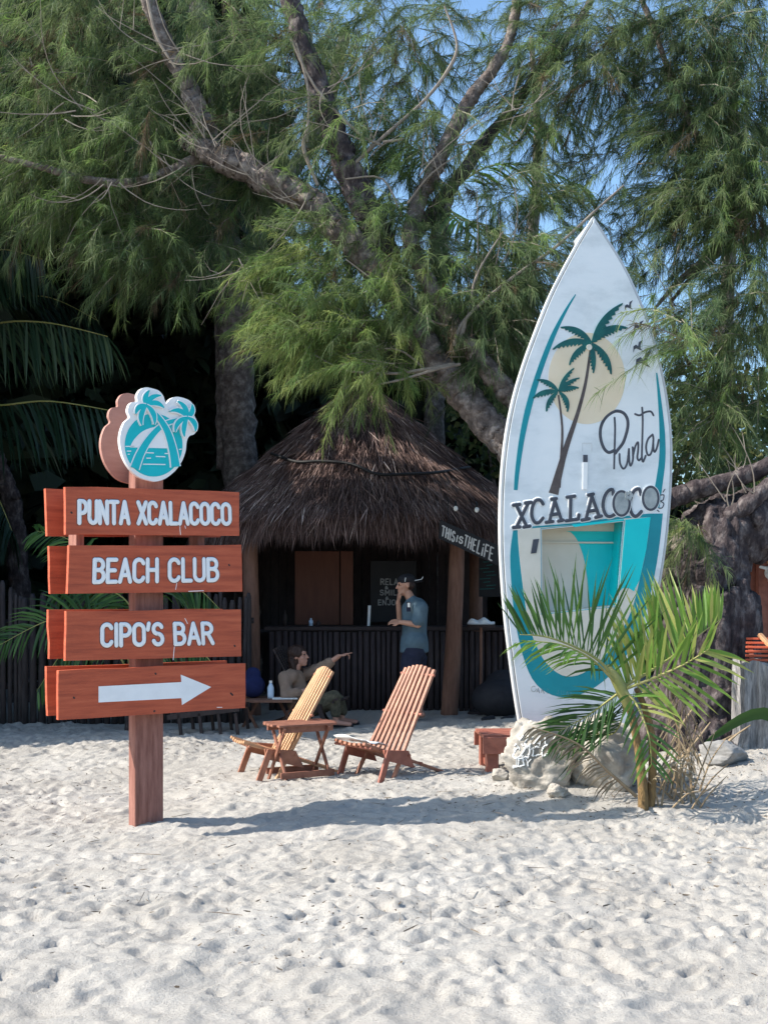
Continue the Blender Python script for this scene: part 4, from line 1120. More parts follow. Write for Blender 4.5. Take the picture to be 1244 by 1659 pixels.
# ------------------------------------------------------------------ surfboard shaped hull
def surfboard():
    base = P(935, 1246, 10.0); base.z = 0.0
    yaw = R(7)
    t = thing('surfboard_sign', 'giant upright white surfboard painted with palms, a sun and Punta Xcalacoco', 'surfboard', base, yaw)
    U = Vector((math.cos(yaw), math.sin(yaw), 0)); N = Vector((math.sin(yaw), -math.cos(yaw), 0))
    pl = Plane(base, U, (0, 0, 1))
    L = lambda a, b, w: Vector((a, -w, b))
    px = lambda q: pl.px(*q)
    left = [(962, 349), (940, 385), (915, 430), (890, 480), (868, 535), (848, 590), (832, 645), (821, 700), (814, 760), (811, 820), (811, 880), (814, 940), (819, 1000), (826, 1060), (834, 1120), (842, 1170), (850, 1215), (856, 1250)]
    right = [(985, 385), (1010, 425), (1032, 470), (1052, 520), (1068, 575), (1080, 630), (1088, 690), (1090, 740), (1088, 800), (1083, 860), (1075, 920), (1064, 980), (1050, 1040), (1036, 1100), (1024, 1150), (1014, 1215), (1008, 1250)]
    l3 = spline2(left, 3); r3 = spline2([left[0]] + right, 3)[1:]
    outer = l3 + r3[::-1]
    cx = 948
    niche = [(877, 858), (1009, 845), (998, 981), (878, 994)]
    def inset(poly, d):
        n = len(poly); res = []
        for i in range(n):
            a, b = poly[i - 1], poly[(i + 1) % n]
            dx, dy = b[0] - a[0], b[1] - a[1]; q = math.hypot(dx, dy) or 1
            res.append((poly[i][0] + dy / q * d, poly[i][1] - dx / q * d))
        return res
    P2 = lambda poly: [px(q) for q in poly]
    rim = sheet(L, P2(outer), [P2(inset(outer, 3.2))], -0.10, -0.018).build('rim', M['hullrim'], t)
    sheet(L, P2(inset(outer, 3.2)), [P2(niche)], -0.05, -0.02).build('groove', M['groove'], t)
    body = sheet(L, P2(inset(outer, 5)), [P2(niche)], -0.015, 0.0).build('deck', M['board'], t)
    # hull behind: a shallow shell
    ringA = P2(inset(outer, 2)); ringB = P2(inset(outer, 24)); nA = len(ringA)
    hb = MB().add([L(a, b, -0.05) for a, b in ringA] + [L(a, b, -0.36) for a, b in ringB], [(i, (i + 1) % nA, nA + (i + 1) % nA, nA + i) for i in range(nA)] + [tuple(range(nA, 2 * nA))])
    hb.build('hull', M['hullrim'], t)
    # niche
    nq = P2(niche); D = 0.24
    nb = [(nq[i][0] * 1.0, nq[i][1]) for i in range(4)]
    def quad(name, pts, m): MB().add(pts, [(0, 1, 2, 3)]).build(name, M[m], t)
    A = [L(a, b, -0.001) for a, b in nq]; B = [L(a, b, -D) for a, b in nb]
    quad('niche_top', [A[0], A[1], B[1], B[0]], 'bcream'); quad('niche_side', [A[1], A[2], B[2], B[1]], 'bturq'); quad('niche_floor', [A[2], A[3], B[3], B[2]], 'bcream'); quad('niche_side', [A[3], A[0], B[0], B[3]], 'bcream')
    quad('niche_back', [B[0], B[1], B[2], B[3]], 'bcream')
    pb = lambda q: pl.px(q[0], q[1], -D)
    bturq = spline2([(904, 850), (930, 868), (944, 900), (951, 940), (956, 992)], 4) + [(1000, 985), (1006, 850)]
    def clampn(p):
        a = min(max(p[0], nb[3][0] + .002), nb[1][0] - .002 - max(0, (nb[1][1] - p[1])) * (nb[1][0] - nb[2][0]) / (nb[1][1] - nb[2][1])); return (a, min(max(p[1], nb[2][1] - .05), nb[0][1]))
    sheet(L, [clampn(pb(q)) for q in bturq], (), -D + 0.001, -D + 0.004).build('niche_paint', M['bturq'], t)
    MB().box(L((nb[0][0] + nb[1][0]) / 2, nb[0][1] - 0.10, -D + 0.012), (nb[1][0] - nb[0][0] - .03, 0.016, 0.014)).build('niche_ledge', M['bcream'], t)
    def paint(name, poly, m, k=1, holes=(), parent=None):
        return sheet(L, P2(poly), [P2(h) for h in holes], 0.0005, 0.002 * k).build(name, M[m], parent or body)
    grow = lambda s: inset(niche, -s) if False else [(niche[0][0] - s, niche[0][1] - s), (niche[1][0] + s, niche[1][1] - s), (niche[2][0] + s, niche[2][1] + s), (niche[3][0] - s, niche[3][1] + s)]
    uo = spline2([(831, 858), (826, 900), (829, 960), (835, 1010), (846, 1060), (862, 1100), (885, 1122), (915, 1130), (945, 1123), (975, 1105), (1005, 1075), (1030, 1032), (1047, 985), (1060, 930), (1068, 880), (1073, 832)], 3) + [(1050, 832), (1012, 836), (925, 848), (860, 853)]
    ui = spline2([(838, 859), (841, 900), (848, 960), (856, 1010), (868, 1045), (885, 1075), (910, 1094), (935, 1094), (960, 1080), (985, 1055), (1010, 1015), (1025, 980), (1035, 940), (1046, 890), (1053, 838)], 3) + [(1012, 840), (925, 851), (860, 856)]
    paint('teal_band', uo, 'bteal', 1, [grow(1)])
    paint('sand_field', ui, 'bcream', 2, [grow(2)])
    paint('turquoise_field', [(1012, 842), (1053, 838), (1046, 890), (1035, 940), (1026, 958), (1018, 953), (1008, 953), (1002.5, 958), (1004.5, 935), (1012, 846)], 'bturq', 3)
    paint('turquoise_field', [(925, 850), (1010, 841), (1010, 843.5), (930, 854)], 'bturq', 3)
    sl = spline2([(932, 477), (915, 505), (895, 545), (875, 597), (858, 652), (846, 705), (838, 760), (835, 794)], 4)
    paint('teal_stripe', ribbon(sl, list(np.interp(np.linspace(0, 1, len(sl)), [0, .3, .6, 1], [1.5, 8, 10, 6]))), 'bteal', 1)
    sr = spline2([(1063, 604), (1068, 650), (1072, 700), (1072, 745), (1066, 790), (1061, 822)], 4)
    paint('teal_stripe', ribbon(sr, list(np.interp(np.linspace(0, 1, len(sr)), [0, .4, 1], [2, 9, 13]))), 'bteal', 1)
    paint('painted_sun', [(950 + 62 * math.cos(R(a)), 613 + 74 * math.sin(R(a))) for a in range(0, 360, 6)], 'bsun', 1)
    # palms
    def leaf(c, tip, bulge, wd, k, teeth=9):
        dx, dy = tip[0] - c[0], tip[1] - c[1]
        ct = ((c[0] + tip[0]) / 2 - dy * bulge, (c[1] + tip[1]) / 2 + dx * bulge)
        bz = lambda s: ((1 - s) ** 2 * c[0] + 2 * s * (1 - s) * ct[0] + s * s * tip[0], (1 - s) ** 2 * c[1] + 2 * s * (1 - s) * ct[1] + s * s * tip[1])
        sg = 1 if bulge * 1 < 0 else -1     # leaflets hang on the inner side of the curve
        n = teeth * 2
        up, lo = [], []
        for i in range(n + 1):
            s = i / n
            x, y = bz(s); x2, y2 = bz(min(1, s + .02)); x1, y1 = bz(max(0, s - .02))
            tx, ty = x2 - x1, y2 - y1; q = math.hypot(tx, ty) or 1
            nx_, ny_ = -ty / q, tx / q
            w = wd * math.sin(math.pi * min(1, .08 + .92 * s)) ** 0.8
            up.append((x - sg * nx_ * w * 0.22, y - sg * ny_ * w * 0.22))
            ww = w * (1.0 if i % 2 else 0.62)
            lo.append((x + sg * nx_ * ww + tx / q * (2 if i % 2 else 0), y + sg * ny_ * ww + ty / q * (2 if i % 2 else 0)))
        paint('painted_leaf', up + lo[::-1][1:-1], 'bpalm', k)
    c = (958, 556)
    tr = spline2([(896, 800), (915, 730), (935, 670), (948, 620), (956, 566)], 5)
    paint('painted_trunk', ribbon(tr, list(np.interp(np.linspace(0, 1, len(tr)), [0, .2, .5, 1], [16, 9.5, 6, 3.6]))), 'btrunk', 2)
    for i, (tip, b, w) in enumerate((((907, 530), -.0 + .32, 11), ((894, 566), .30, 11), ((921, 592), .30, 10), ((961, 605), -.12, 9), ((990, 607), -.28, 11), ((1016, 531), -.38, 13), ((1008, 491), -.22, 12))):
        leaf(c, tip, b, w, 3 + i * 0.4)
    c = (904, 634)
    tr = spline2([(905, 790), (909, 735), (910, 690), (904, 640)], 5)
    paint('painted_trunk', ribbon(tr, list(np.linspace(5, 2.6, len(tr)))), 'btrunk', 2.4)
    for i, (tip, b, w) in enumerate((((869, 615), .30, 8), ((862, 645), .28, 9), ((884, 667), .30, 8), ((919, 668), -.4, 8), ((937, 628), -.22, 8), ((938, 612), -.2, 7), ((929, 596), -.18, 7))):
        leaf(c, tip, b, w, 3 + i * 0.4, 7)
    paint('painted_coconut', [(953.5 + 4.5 * math.cos(R(a)), 563 + 5 * math.sin(R(a))) for a in range(0, 360, 30)], 'bcream', 7)
    # birds
    for bx, by, s, a in ((1018, 495, 1.0, -20), (1034, 528, 1.1, -15), (1033, 561, 1.2, -20), (1042, 583, 1.9, -15)):
        sh = [(-9, 6), (-6, -2), (-2, -3), (0, 0), (3, -5), (9, -6), (4, -1), (2, 4), (4, 8), (0, 5), (-3, 2), (-6, 2)]
        ca, sa = math.cos(R(a)), math.sin(R(a))
        paint('painted_bird', [(bx + s * (x * ca - y * sa), by + s * (x * sa + y * ca)) for x, y in sh], 'bink', 1.5)
    # script "Punta"
    Z = lambda x, y: (940 + x / 7.318, 640 + y / 7.318)
    bowl = spline2([(400, 655), (330, 680), (270, 620), (235, 500), (240, 380), (290, 275), (370, 208), (440, 190), (510, 215), (552, 280), (560, 360), (540, 460), (500, 570), (440, 650), (410, 690)], 4)
    thin = [spline2(q, 4) for q in ([(402, 270), (408, 400), (402, 640), (396, 870)], [(460, 700), (465, 800), (490, 860), (520, 868), (552, 800), (572, 640)], [(572, 640), (576, 780), (592, 838), (620, 760), (616, 620)],
            [(620, 720), (650, 600), (680, 562), (682, 640), (672, 740), (690, 775), (716, 750)], [(728, 150), (735, 300), (728, 600), (725, 740), (740, 790), (770, 720)], [(645, 225), (700, 240), (760, 205), (830, 195), (862, 240)],
            [(850, 470), (800, 520), (775, 610), (790, 700), (822, 708), (850, 640), (862, 520), (852, 468)], [(860, 540), (864, 650), (880, 672), (905, 620), (925, 530)])]
    strokes(L, [P2([Z(*p) for p in bowl])], 0.0135, 0.001, 0.15).build('script_lettering', M['bink'], body, smooth=True)
    strokes(L, [P2([Z(*p) for p in q]) for q in thin], 0.0088, 0.0012, 0.2).build('script_lettering', M['bink'], body, smooth=True)
    # slab lettering
    Y = lambda x, y: (800 + x * 0.2773, 770 + y * 0.2773)
    X_ = [[(128, 172), (190, 300)], [(200, 160), (130, 302)], [(112, 175), (150, 170)], [(182, 162), (216, 158)], [(112, 305), (150, 302)], [(172, 303), (208, 297)]]
    C_ = [spline2([(285, 168), (268, 145), (240, 150), (222, 190), (220, 240), (238, 275), (262, 275), (284, 250)], 3)]
    A_ = [[(322, 270), (356, 140)], [(350, 138), (392, 262)], [(330, 232), (380, 224)], [(303, 275), (342, 270)], [(375, 268), (402, 262)], [(335, 140), (362, 136)]]
    L_ = [[(447, 125), (444, 262)], [(425, 128), (470, 122)], [(420, 266), (490, 256), (494, 232)]]
    A2 = [[(535, 255), (572, 115)], [(566, 112), (612, 240)], [(545, 212), (600, 203)], [(512, 262), (555, 254)], [(592, 246), (626, 238)], [(550, 116), (578, 110)]]
    C2 = [spline2([(694, 112), (690, 84), (665, 92), (642, 130), (635, 185), (652, 232), (680, 240), (712, 222)], 3)]
    C3 = [spline2([(856, 112), (845, 80), (815, 92), (796, 140), (792, 190), (808, 232), (832, 238), (858, 212)], 3)]
    white = [[Y(*p) for p in q] for q in X_ + C_ + A_ + L_ + A2 + C2 + C3]
    strokes(L, [P2(q) for q in white], 0.025, 0.0025, 0.02).build('slab_outline', M['board'], body, smooth=True)
    for cx_, cy_, rx, ry in ((742, 165, 52, 76), (912, 135, 50, 72)):
        paint('coconut_outline', [Y(cx_ + (rx + 6) * math.cos(R(a)), cy_ + (ry + 6) * math.sin(R(a))) for a in range(0, 360, 8)], 'board', 4.2)
        paint('coconut_ring', [Y(cx_ + (rx + 2) * math.cos(R(a)), cy_ + (ry + 2) * math.sin(R(a))) for a in range(0, 360, 8)], 'bink', 5.0)
        paint('coconut_letter', [Y(cx_ + (rx - 12) * math.cos(R(a)), cy_ + (ry - 12) * math.sin(R(a))) for a in range(0, 360, 8)], 'bgrey', 5.6)
    strokes(L, [P2(q) for q in white], 0.0150, 0.0052, 0.06).build('slab_lettering', M['bink'], body, smooth=True)
    for a in range(5):
        fx, fy = 785 + 15 * math.cos(R(a * 72)), 118 + 18 * math.sin(R(a * 72))
        paint('flower_petal', [Y(fx + 10 * math.cos(R(b)), fy + 12 * math.sin(R(b))) for b in range(0, 360, 30)], 'bgrey', 8 + a * .3)
    strokes(L, [P2([Y(*p) for p in q]) for q in (spline2([(965, 118), (990, 115), (985, 145), (968, 150), (990, 165), (980, 190), (962, 192)], 3), [(985, 98), (996, 82)], [(952, 205), (962, 212)])], 0.0045, 0.004, 0.3).build('splash_mark', M['bink'], body, smooth=True)
    # latch pieces and the painter's small signature
    mb = MB()
    for q, m, z in (([(943.5, 749), (951, 749), (950, 793), (943, 793)], 'white', 5), ([(944, 737), (951, 737), (951, 749), (944, 749)], 'bink', 4), ([(863, 874), (872.5, 873), (868, 896), (859, 897)], 'bink', 5)):
        paint('latch', q, m, z)
    strokes(L, [P2(q) for q in ([(943, 718), (958, 718)], [(943, 718), (943, 731)], [(958, 718), (958, 731)])], 0.003, 0.001, 0.3).build('hatch_line', M['hullrim'], body)
    sig = []
    rs = random.Random(2)
    for i, ch in enumerate('ARTJUANN'):
        u = i / 7; x = 869 + 55 * u + (8 if i > 2 else 0); y = 1121 + 13 * u - 4 * math.sin(u * 2)
        for ln in GLYPH[ch][1]:
            sig.append([(x + a * 9, y - b * 7 + a * 3) for a, b in ln])
    sig.append([(864 + 4 * math.cos(R(a)), 1116 + 4.5 * math.sin(R(a))) for a in range(0, 330, 30)])
    strokes(L, [P2(q) for q in sig], 0.0035, 0.001, 0.3).build('signature', M['bgrey'], body)
surfboard()

# ------------------------------------------------------------------ rocks, bench, stump and the right-hand side
def rock(name, label, c, size, seed, m='rock', cat='rock', group=None, bumps=0.22):
    r = random.Random(seed)
    base = Vector((c[0], c[1], gz(c[0], c[1])))
    t = MB().ball((0, 0, size[2] * 0.42), (size[0] / 2, size[1] / 2, size[2] * 0.62), n=88, k=56)
    o = t.build(name, M[m])
    from mathutils import noise as mn
    cuts = [(Vector((r.gauss(0, 1), r.gauss(0, 1), r.gauss(0.2, .8))).normalized(), r.uniform(.62, .9)) for _ in range(14)]
    ctr = Vector((0, 0, size[2] * .42)); sc_ = Vector((size[0] / 2, size[1] / 2, size[2] * .62))
    for v in o.data.vertices:
        w_ = v.co - ctr
        w_ = Vector((w_.x / sc_.x, w_.y / sc_.y, w_.z / sc_.z))
        for n_, d_ in cuts:
            e_ = w_.dot(n_) - d_
            if e_ > 0: w_ = w_ - n_ * e_ * .85
        v.co = ctr + Vector((w_.x * sc_.x, w_.y * sc_.y, w_.z * sc_.z))
    for v in o.data.vertices:
        p = v.co.copy()
        q = Vector((p.x / size[0], p.y / size[1], p.z / size[2]))
        nz = mn.fractal(q * 2.6 + Vector((seed, seed * 2, 0)), 1.0, 2.0, 5) * bumps + abs(mn.noise(q * 5 + Vector((seed, 0, 0)))) * bumps * 0.5 - max(0, mn.noise(q * 11 + Vector((0, seed, 0))) - .12) * bumps * 0.45 + mn.noise(q * 24) * bumps * .06
        # flatten facets
        v.co = p * (1 + nz) 
        v.co.z = max(v.co.z, -0.06)
    o.data.polygons.foreach_set('use_smooth', [True] * len(o.data.polygons))
    o.location = base
    return tag(o, label, cat, group)

def rocks():
    a = GP(880, 1259)
    r1 = rock('rock', 'pale coral rock with white scribbled lettering, left of the palm below the surfboard', (a.x + .0, a.y), (0.60, 0.40, 0.47), 3)
    sc = []
    rs = random.Random(5)
    Lq = lambda u, v, w: Vector((u, -w, v))
    # raised white letters on the rock's face
    words = text_lines('XCALA', [(838, 1194), (905, 1190), (903, 1205), (835, 1210)]) + text_lines('COCO', [(834, 1212), (890, 1208), (886, 1224), (831, 1228)]) + text_lines('JOY', [(832, 1230), (860, 1227), (858, 1240), (831, 1243)])
    dg = bpy.context.evaluated_depsgraph_get()
    mb = MB()
    inv = r1.matrix_basis.inverted()
    o_ = inv @ Vector((0, 0, EYE))
    for ln in words:
        pts = []
        for x, y in ln:
            x += rs.gauss(0, 1.3); y += rs.gauss(0, 1.3)
            tgt = inv @ P(x, y, 9.3)
            hit, loc, nrm, _ = r1.ray_cast(o_, (tgt - o_).normalized())
            if hit: pts.append(loc + nrm * 0.004)
        if len(pts) > 1: mb.tube(pts, 0.0055, 5)
    if mb.v: mb.build('white_lettering', M['white'], r1)
    b = GP(985, 1268)
    rock('rock', 'pitted round coral rock right behind the young palm stem', (b.x, b.y), (0.62, 0.44, 0.50), 8)
    c = GP(810, 1264)
    o = rock('rock', 'small smooth stone lying at the left end of the lettered rock', (c.x, c.y), (0.17, 0.12, 0.085), 12, bumps=.1)
    e = GP(1172, 1266)
    rock('rock', 'grey boulder half buried in sand under the old trunk', (e.x, e.y), (0.42, 0.36, 0.19), 15, 'greyrock', bumps=.10)
    for i, (x, y, s) in enumerate(((905, 1262, .16), (1075, 1275, .15), (1100, 1262, .2))):
        q = GP(x, y + 6)
        rock('rock', ['small pale stone between the two coral rocks', 'small stone right of the young palm stem', 'flat stone under the dry palm leaves'][i], (q.x, q.y), (s, s * .8, s * .6), 20 + i)
rocks()

def bench():
    d = 9.75
    b = P(796, 1253, d); b.z = gz(b.x, b.y)
    rz = R(4)
    t = thing('wooden_bench', 'low red wood bench left of the lettered rock', 'bench', b, rz)
    H = 0.32
    for k, y in enumerate((-0.02, 0.10, 0.22, 0.34)):
        MB().box((0.38, y, H - 0.015), (0.92, 0.10, 0.03)).build('slat', M['redwood'], t, bevel=.004)
    MB().box((0.38, -0.085, H - 0.085), (0.93, 0.03, 0.14)).build('apron', M['redwood'], t, bevel=.004)
    MB().box((0.38, 0.405, H - 0.085), (0.93, 0.03, 0.12)).build('apron', M['redwood'], t, bevel=.004)
    for x in (0.0, 0.76):
        for y in (-0.02, 0.33):
            MB().box((x, y, (H - 0.035) / 2 - 0.04), (0.10, 0.09, H - 0.035 + 0.08)).build('leg', M['redwood'], t, bevel=.005)
    for x in (0.0, 0.76):
        MB().box((x, 0.155, 0.06), (0.05, 0.26, 0.05)).build('stretcher', M['redwood'], t)
bench()

def right_side():
    # weathered stump
    b = P(1236, 1232, 10.6); b.z = gz(b.x, b.y)
    mb = MB()
    n = 40
    vs = []
    for i in range(12):
        z = -0.1 + i * 0.08
        for j in range(n):
            a = 2 * math.pi * j / n
            g = 0.03 * math.sin(a * 7 + i * .1) + 0.02 * math.sin(a * 13 + 1 + i * .2) + random.gauss(0, .004)
            rr = 0.23 + g + 0.10 * max(0, 1 - i / 4) ** 2
            vs.append((rr * math.cos(a), rr * math.sin(a), z + (0.03 * math.sin(a * 5) + random.gauss(0, .01) if i == 11 else 0)))
    fs = [(i * n + j, i * n + (j + 1) % n, (i + 1) * n + (j + 1) % n, (i + 1) * n + j) for i in range(11) for j in range(n)] + [tuple(range(11 * n, 12 * n))]
    o = mb.add(vs, fs).build('tree_stump', M['stump'])
    o.location = b
    tag(o, 'grey weathered tree stump at the right edge carrying a red slatted seat', 'stump')
    # red slatted chair resting on it
    c = P(1250, 1080, 10.6)
    t = thing('slatted_chair', 'red brown slatted wooden chair cut off by the right edge', 'chair', (c.x, c.y, b.z + 0.78), R(-12))
    for k in range(6):
        MB().bar((-0.24 + k * 0.006, -0.10 + k * 0.055, 0.02 + k * 0.036), (0.45, -0.10 + k * 0.055, 0.02 + k * 0.036), 0.05, 0.02).build('slat', M['signwood'], t, bevel=.003)
    MB().bar((-0.09, 0.18, 0.24), (0.12, -0.16, -0.03), 0.04, 0.035).build('rail', M['chairpale'], t, bevel=.004)
    for x in (-0.18, 0.38):
        MB().bar((x, -0.12, -0.01), (x, 0.22, 0.19), 0.04, 0.03).build('frame_rail', M['redwood'], t)
    # dark red plank kiosk behind
    k0 = P(1200, 1190, 13.2); k0.z = gz(k0.x, k0.y)
    t = thing('plank_kiosk', 'dark red plank kiosk wall behind the old trunk at the right edge', 'kiosk', k0)
    for k in range(12):
        MB().box((0.02 + k * 0.15, 0.0 + random.uniform(-.006, .006), 1.0), (0.142, 0.03, 2.0)).build('plank', M['redwood'], t)
    MB().box((0.2, -0.1, 1.0), (0.10, 0.1, 2.0)).build('post', M['redwood'], t)
    MB().box((0.9, -0.3, 2.1), (2.1, 1.0, 0.08)).build('roof', M['darkwood'], t)
    MB().box((0.9, -0.2, 0.75), (1.9, 0.3, 0.05)).build('shelf', M['darkwood'], t)
    # white animal head on the kiosk front
    a = P(1243, 931, 13.0)
    t = thing('cow_head_ornament', 'white cow head ornament at the right edge on the dark red kiosk front', 'ornament', a)
    mb = MB()
    mb.capsule((0.05, 0.02, .04), (0.02, -.12, -.07), 0.075, 0.05)
    mb.ball((0.02, -.13, -.09), (.05, .05, .04))
    mb.capsule((-.01, 0, .07), (-.085, -.01, .085), .022, .018); mb.capsule((.11, 0, .07), (.185, -.01, .085), .022, .018)
    mb.capsule((.05, .02, .03), (.05, .12, .0), .07, .08)
    baked(mb.build('head', M['white'], t), remesh=.010, smooth=2)
    mb = MB(); mb.capsule((0.02, 0, .10), (-.01, 0, .17), .014, .006); mb.build('horn', M['chairpale'], t)
    mb = MB(); mb.capsule((0.08, 0, .10), (0.11, 0, .17), .014, .006); mb.build('horn', M['chairpale'], t)
    for x in (-.005, .075): MB().ball((x, -.075, .03), .011, n=8, k=6).build('eye', M['cap'], t)
    # broad sword leaves from a plant beyond the edge
    p0 = P(1330, 1190, 9.9); p0.z = gz(p0.x, p0.y)
    t = thing('sword_leaf_plant', 'plant at the right edge sending one long dark green sword leaf across the stump', 'plant', p0)
    for i, (tip, h) in enumerate((((-0.98, 0.02, 0.10), .3), ((-.3, -.2, 1.0), .1), ((.5, 0, .8), .2), ((.2, .5, .9), .2), ((.7, -.3, .4), .3))):
        tip = Vector(tip)
        mid = tip * 0.5 + Vector((0, 0, h))
        pts = curve_pts([Vector((0, 0, 0.02)), mid, tip], 6)
        vs, fs = [], []
        for j, q in enumerate(pts):
            s = j / (len(pts) - 1)
            w = 0.055 * math.sin(math.pi * (0.12 + 0.88 * s)) ** .7
            tg = (pts[min(j + 1, len(pts) - 1)] - pts[max(j - 1, 0)]).normalized()
            sd = tg.cross(Vector((0, 1, 0.25))).normalized()
            vs += [q - sd * w, q + Vector((0, .012, 0)), q + sd * w]
        for j in range(len(pts) - 1):
            k = j * 3
            fs += [(k, k + 1, k + 4, k + 3), (k + 1, k + 2, k + 5, k + 4)]
        o = MB().add(vs, fs).build('leaf', M['palmleaf'], t, smooth=True)
        a_ = o.data.attributes.new('tone', 'FLOAT', 'POINT')
        a_.data.foreach_set('value', [0.35] * len(vs))
    # fallen sticks by the trunk
    for i, (x0, y0, x1, y1) in enumerate(((1095, 1290, 1150, 1170), (1120, 1262, 1190, 1190), (1160, 1280, 1215, 1175), (965, 1330, 960, 1275), (1075, 1240, 1120, 1150))):
        d = 9.6 if i != 3 else 8.4
        A, B = P(x0, y0, d), P(x1, y1, d + .2)
        A.z = gz(A.x, A.y) - .02
        o = MB().tube(curve_pts([A, (A + B) / 2 + Vector((random.uniform(-.03, .03), 0, .02)), B], 3), [.014, .013, .012, .012, .010, .009, .005], 6, True, .2).build('driftwood_stick', M['dryrib'])
        tag(o, ['dry stick leaning left of the old trunk', 'dry stick leaning across the foot of the trunk', 'dry stick beside the grey stump', 'thin dry stick standing in the sand left of the palm', 'dry stick behind the young palm'][i], 'stick')
right_side()

# ------------------------------------------------------------------ hut
HX, HYD = -0.30, 15.7
def hut():
    t = thing('thatched_hut', 'round thatched palapa bar hut in the shade behind the chairs', 'hut', (HX, HYD, 0))
    APEX, RE = 4.30, 2.2
    zc = lambda r: APEX - 0.855 * r
    n = 64
    vs, fs = [(0, 0, APEX - .02)], []
    prof = [(0.5, -.03), (1.2, -.03), (1.9, -.03), (2.18, -.06), (2.16, -.30), (1.95, -.22), (1.2, .02 - .25), (0.3, -.3)]
    for r, dz in prof:
        for j in range(n):
            a = 2 * math.pi * j / n
            vs.append((r * math.cos(a), r * math.sin(a), zc(r) + dz + random.gauss(0, .012)))
    for j in range(n): fs.append((0, 1 + j, 1 + (j + 1) % n))
    for i in range(len(prof) - 1):
        for j in range(n):
            a = 1 + i * n
            fs.append((a + j, a + n + j, a + n + (j + 1) % n, a + (j + 1) % n))
    roof = MB().add(vs, fs).build('roof', M['thatchbase'], t)
    r_ = np.random.default_rng(31)
    N1, N2 = 36000, 21000
    rad = np.sqrt(r_.random(N1)) * RE; ph = r_.uniform(0, 2 * math.pi, N1)
    er = np.stack([np.cos(ph), np.sin(ph), np.zeros(N1)], 1); et = np.stack([-np.sin(ph), np.cos(ph), np.zeros(N1)], 1)
    sl = unit(er + np.array([0, 0, -0.855])); nn = unit(er * 0.855 + np.array([0, 0, 1.0]))
    lay = (rad * 2.6) % 1.0
    base = er * rad[:, None] + np.array([0, 0, 1]) * zc(rad)[:, None] + nn * (0.01 + 0.06 * lay * r_.random(N1))[:, None]
    d = sl + et * r_.normal(0, .22, N1)[:, None] + nn * r_.normal(0.02, .09, N1)[:, None]
    ln = r_.uniform(.12, .42, N1)
    V1, T1, t1 = blades(base, d, ln, r_.uniform(.004, .013, N1), np.array([0, 0, -.02]) * np.ones((N1, 1)), np.clip(r_.beta(1.6, 2.6, N1) + (vnoise(ph * 6, rad * 3, 8) - .5) * .5, 0, 1))
    ph = r_.uniform(0, 2 * math.pi, N2); rad = r_.uniform(1.98, 2.2, N2)
    er = np.stack([np.cos(ph), np.sin(ph), np.zeros(N2)], 1); et = np.stack([-np.sin(ph), np.cos(ph), np.zeros(N2)], 1)
    base = er * rad[:, None] + np.array([0, 0, 1]) * (zc(rad) - r_.uniform(0, .12, N2))[:, None]
    d = er * 0.25 + np.array([0, 0, -1]) + et * r_.normal(0, .16, N2)[:, None] + er * r_.normal(0, .1, N2)[:, None]
    ln = r_.uniform(.22, .46, N2) * (0.85 + 0.3 * vnoise(ph * 9, ph * 0, 12))
    V2, T2, t2 = blades(base, d, ln, r_.uniform(.004, .013, N2), r_.normal(0, .015, (N2, 3)), np.clip(r_.beta(1.5, 3.2, N2), 0, 1))
    o = tri_mesh('thatch', np.concatenate([V1, V2]), np.concatenate([T1, T2 + len(V1)]), np.concatenate([t1, t2]), M['thatch'], roof)
    o['kind'] = 'stuff'
    MB().tube([(0, 0, APEX - .1), (0, 0, APEX + .12), (0.02, 0, APEX + .2)], [.16, .11, .05], 12, True, .1).build('ridge_cap', M['hutpost'], roof, smooth=True)
    # cable slung round the thatch
    pts = []
    for x, y in ((350, 800), (400, 752), (440, 735), (480, 748), (520, 747), (570, 752), (610, 768), (660, 768), (710, 765), (760, 757), (790, 752), (820, 760)):
        # meet the cone: solve for the depth where the pixel ray reaches the thatch
        best = None
        for i in range(500):
            dd = 13.2 + i * .007
            p = P(x, y, dd)
            r = math.hypot(p.x - HX, p.y - HYD)
            if r <= RE + .02 and p.z <= zc(r) + .10: best = p; break
        if best is not None: pts.append(best - Vector((HX, HYD, 0)))
    if len(pts) > 3: MB().tube(curve_pts(pts, 4), 0.019, 6).build('cable', M['rope'], roof, smooth=True)
    # posts
    for (x, xt, y) in ((409, 404, 14.25), (727, 742, 14.25)):
        b = P(x, 1160, y); top = P(xt, 860, y)
        MB().tube(curve_pts([(b.x - HX, y - HYD, -.1), ((b.x + top.x) / 2 - HX + .01, y - HYD, 1.1), (top.x - HX, y - HYD, 2.45)], 5), [.11, .105, .10, .10, .10, .098, .095, .095, .09, .09, .09], 12, True, .04).build('post', M['hutpost'], t, smooth=True)
    for a in (25, 155):
        x, y = 1.75 * math.cos(R(a)), 1.75 * math.sin(R(a))
        MB().tube([(x, y, -.1), (x, y, 2.6)], [.1, .09], 10).build('post', M['hutpost'], t, smooth=True)
    # bar counter of upright sticks
    yb = 14.75 - HYD
    x0, x1 = (436 - CX) * 14.75 / F - HX, (850 - CX) * 14.75 / F - HX
    zt = EYE - (1022 - HY) * 14.75 / F
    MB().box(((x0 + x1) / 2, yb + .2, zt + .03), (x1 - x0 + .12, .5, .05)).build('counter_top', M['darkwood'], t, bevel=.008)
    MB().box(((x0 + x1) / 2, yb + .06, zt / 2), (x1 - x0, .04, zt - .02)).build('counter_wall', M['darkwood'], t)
    x = x0
    k = 0
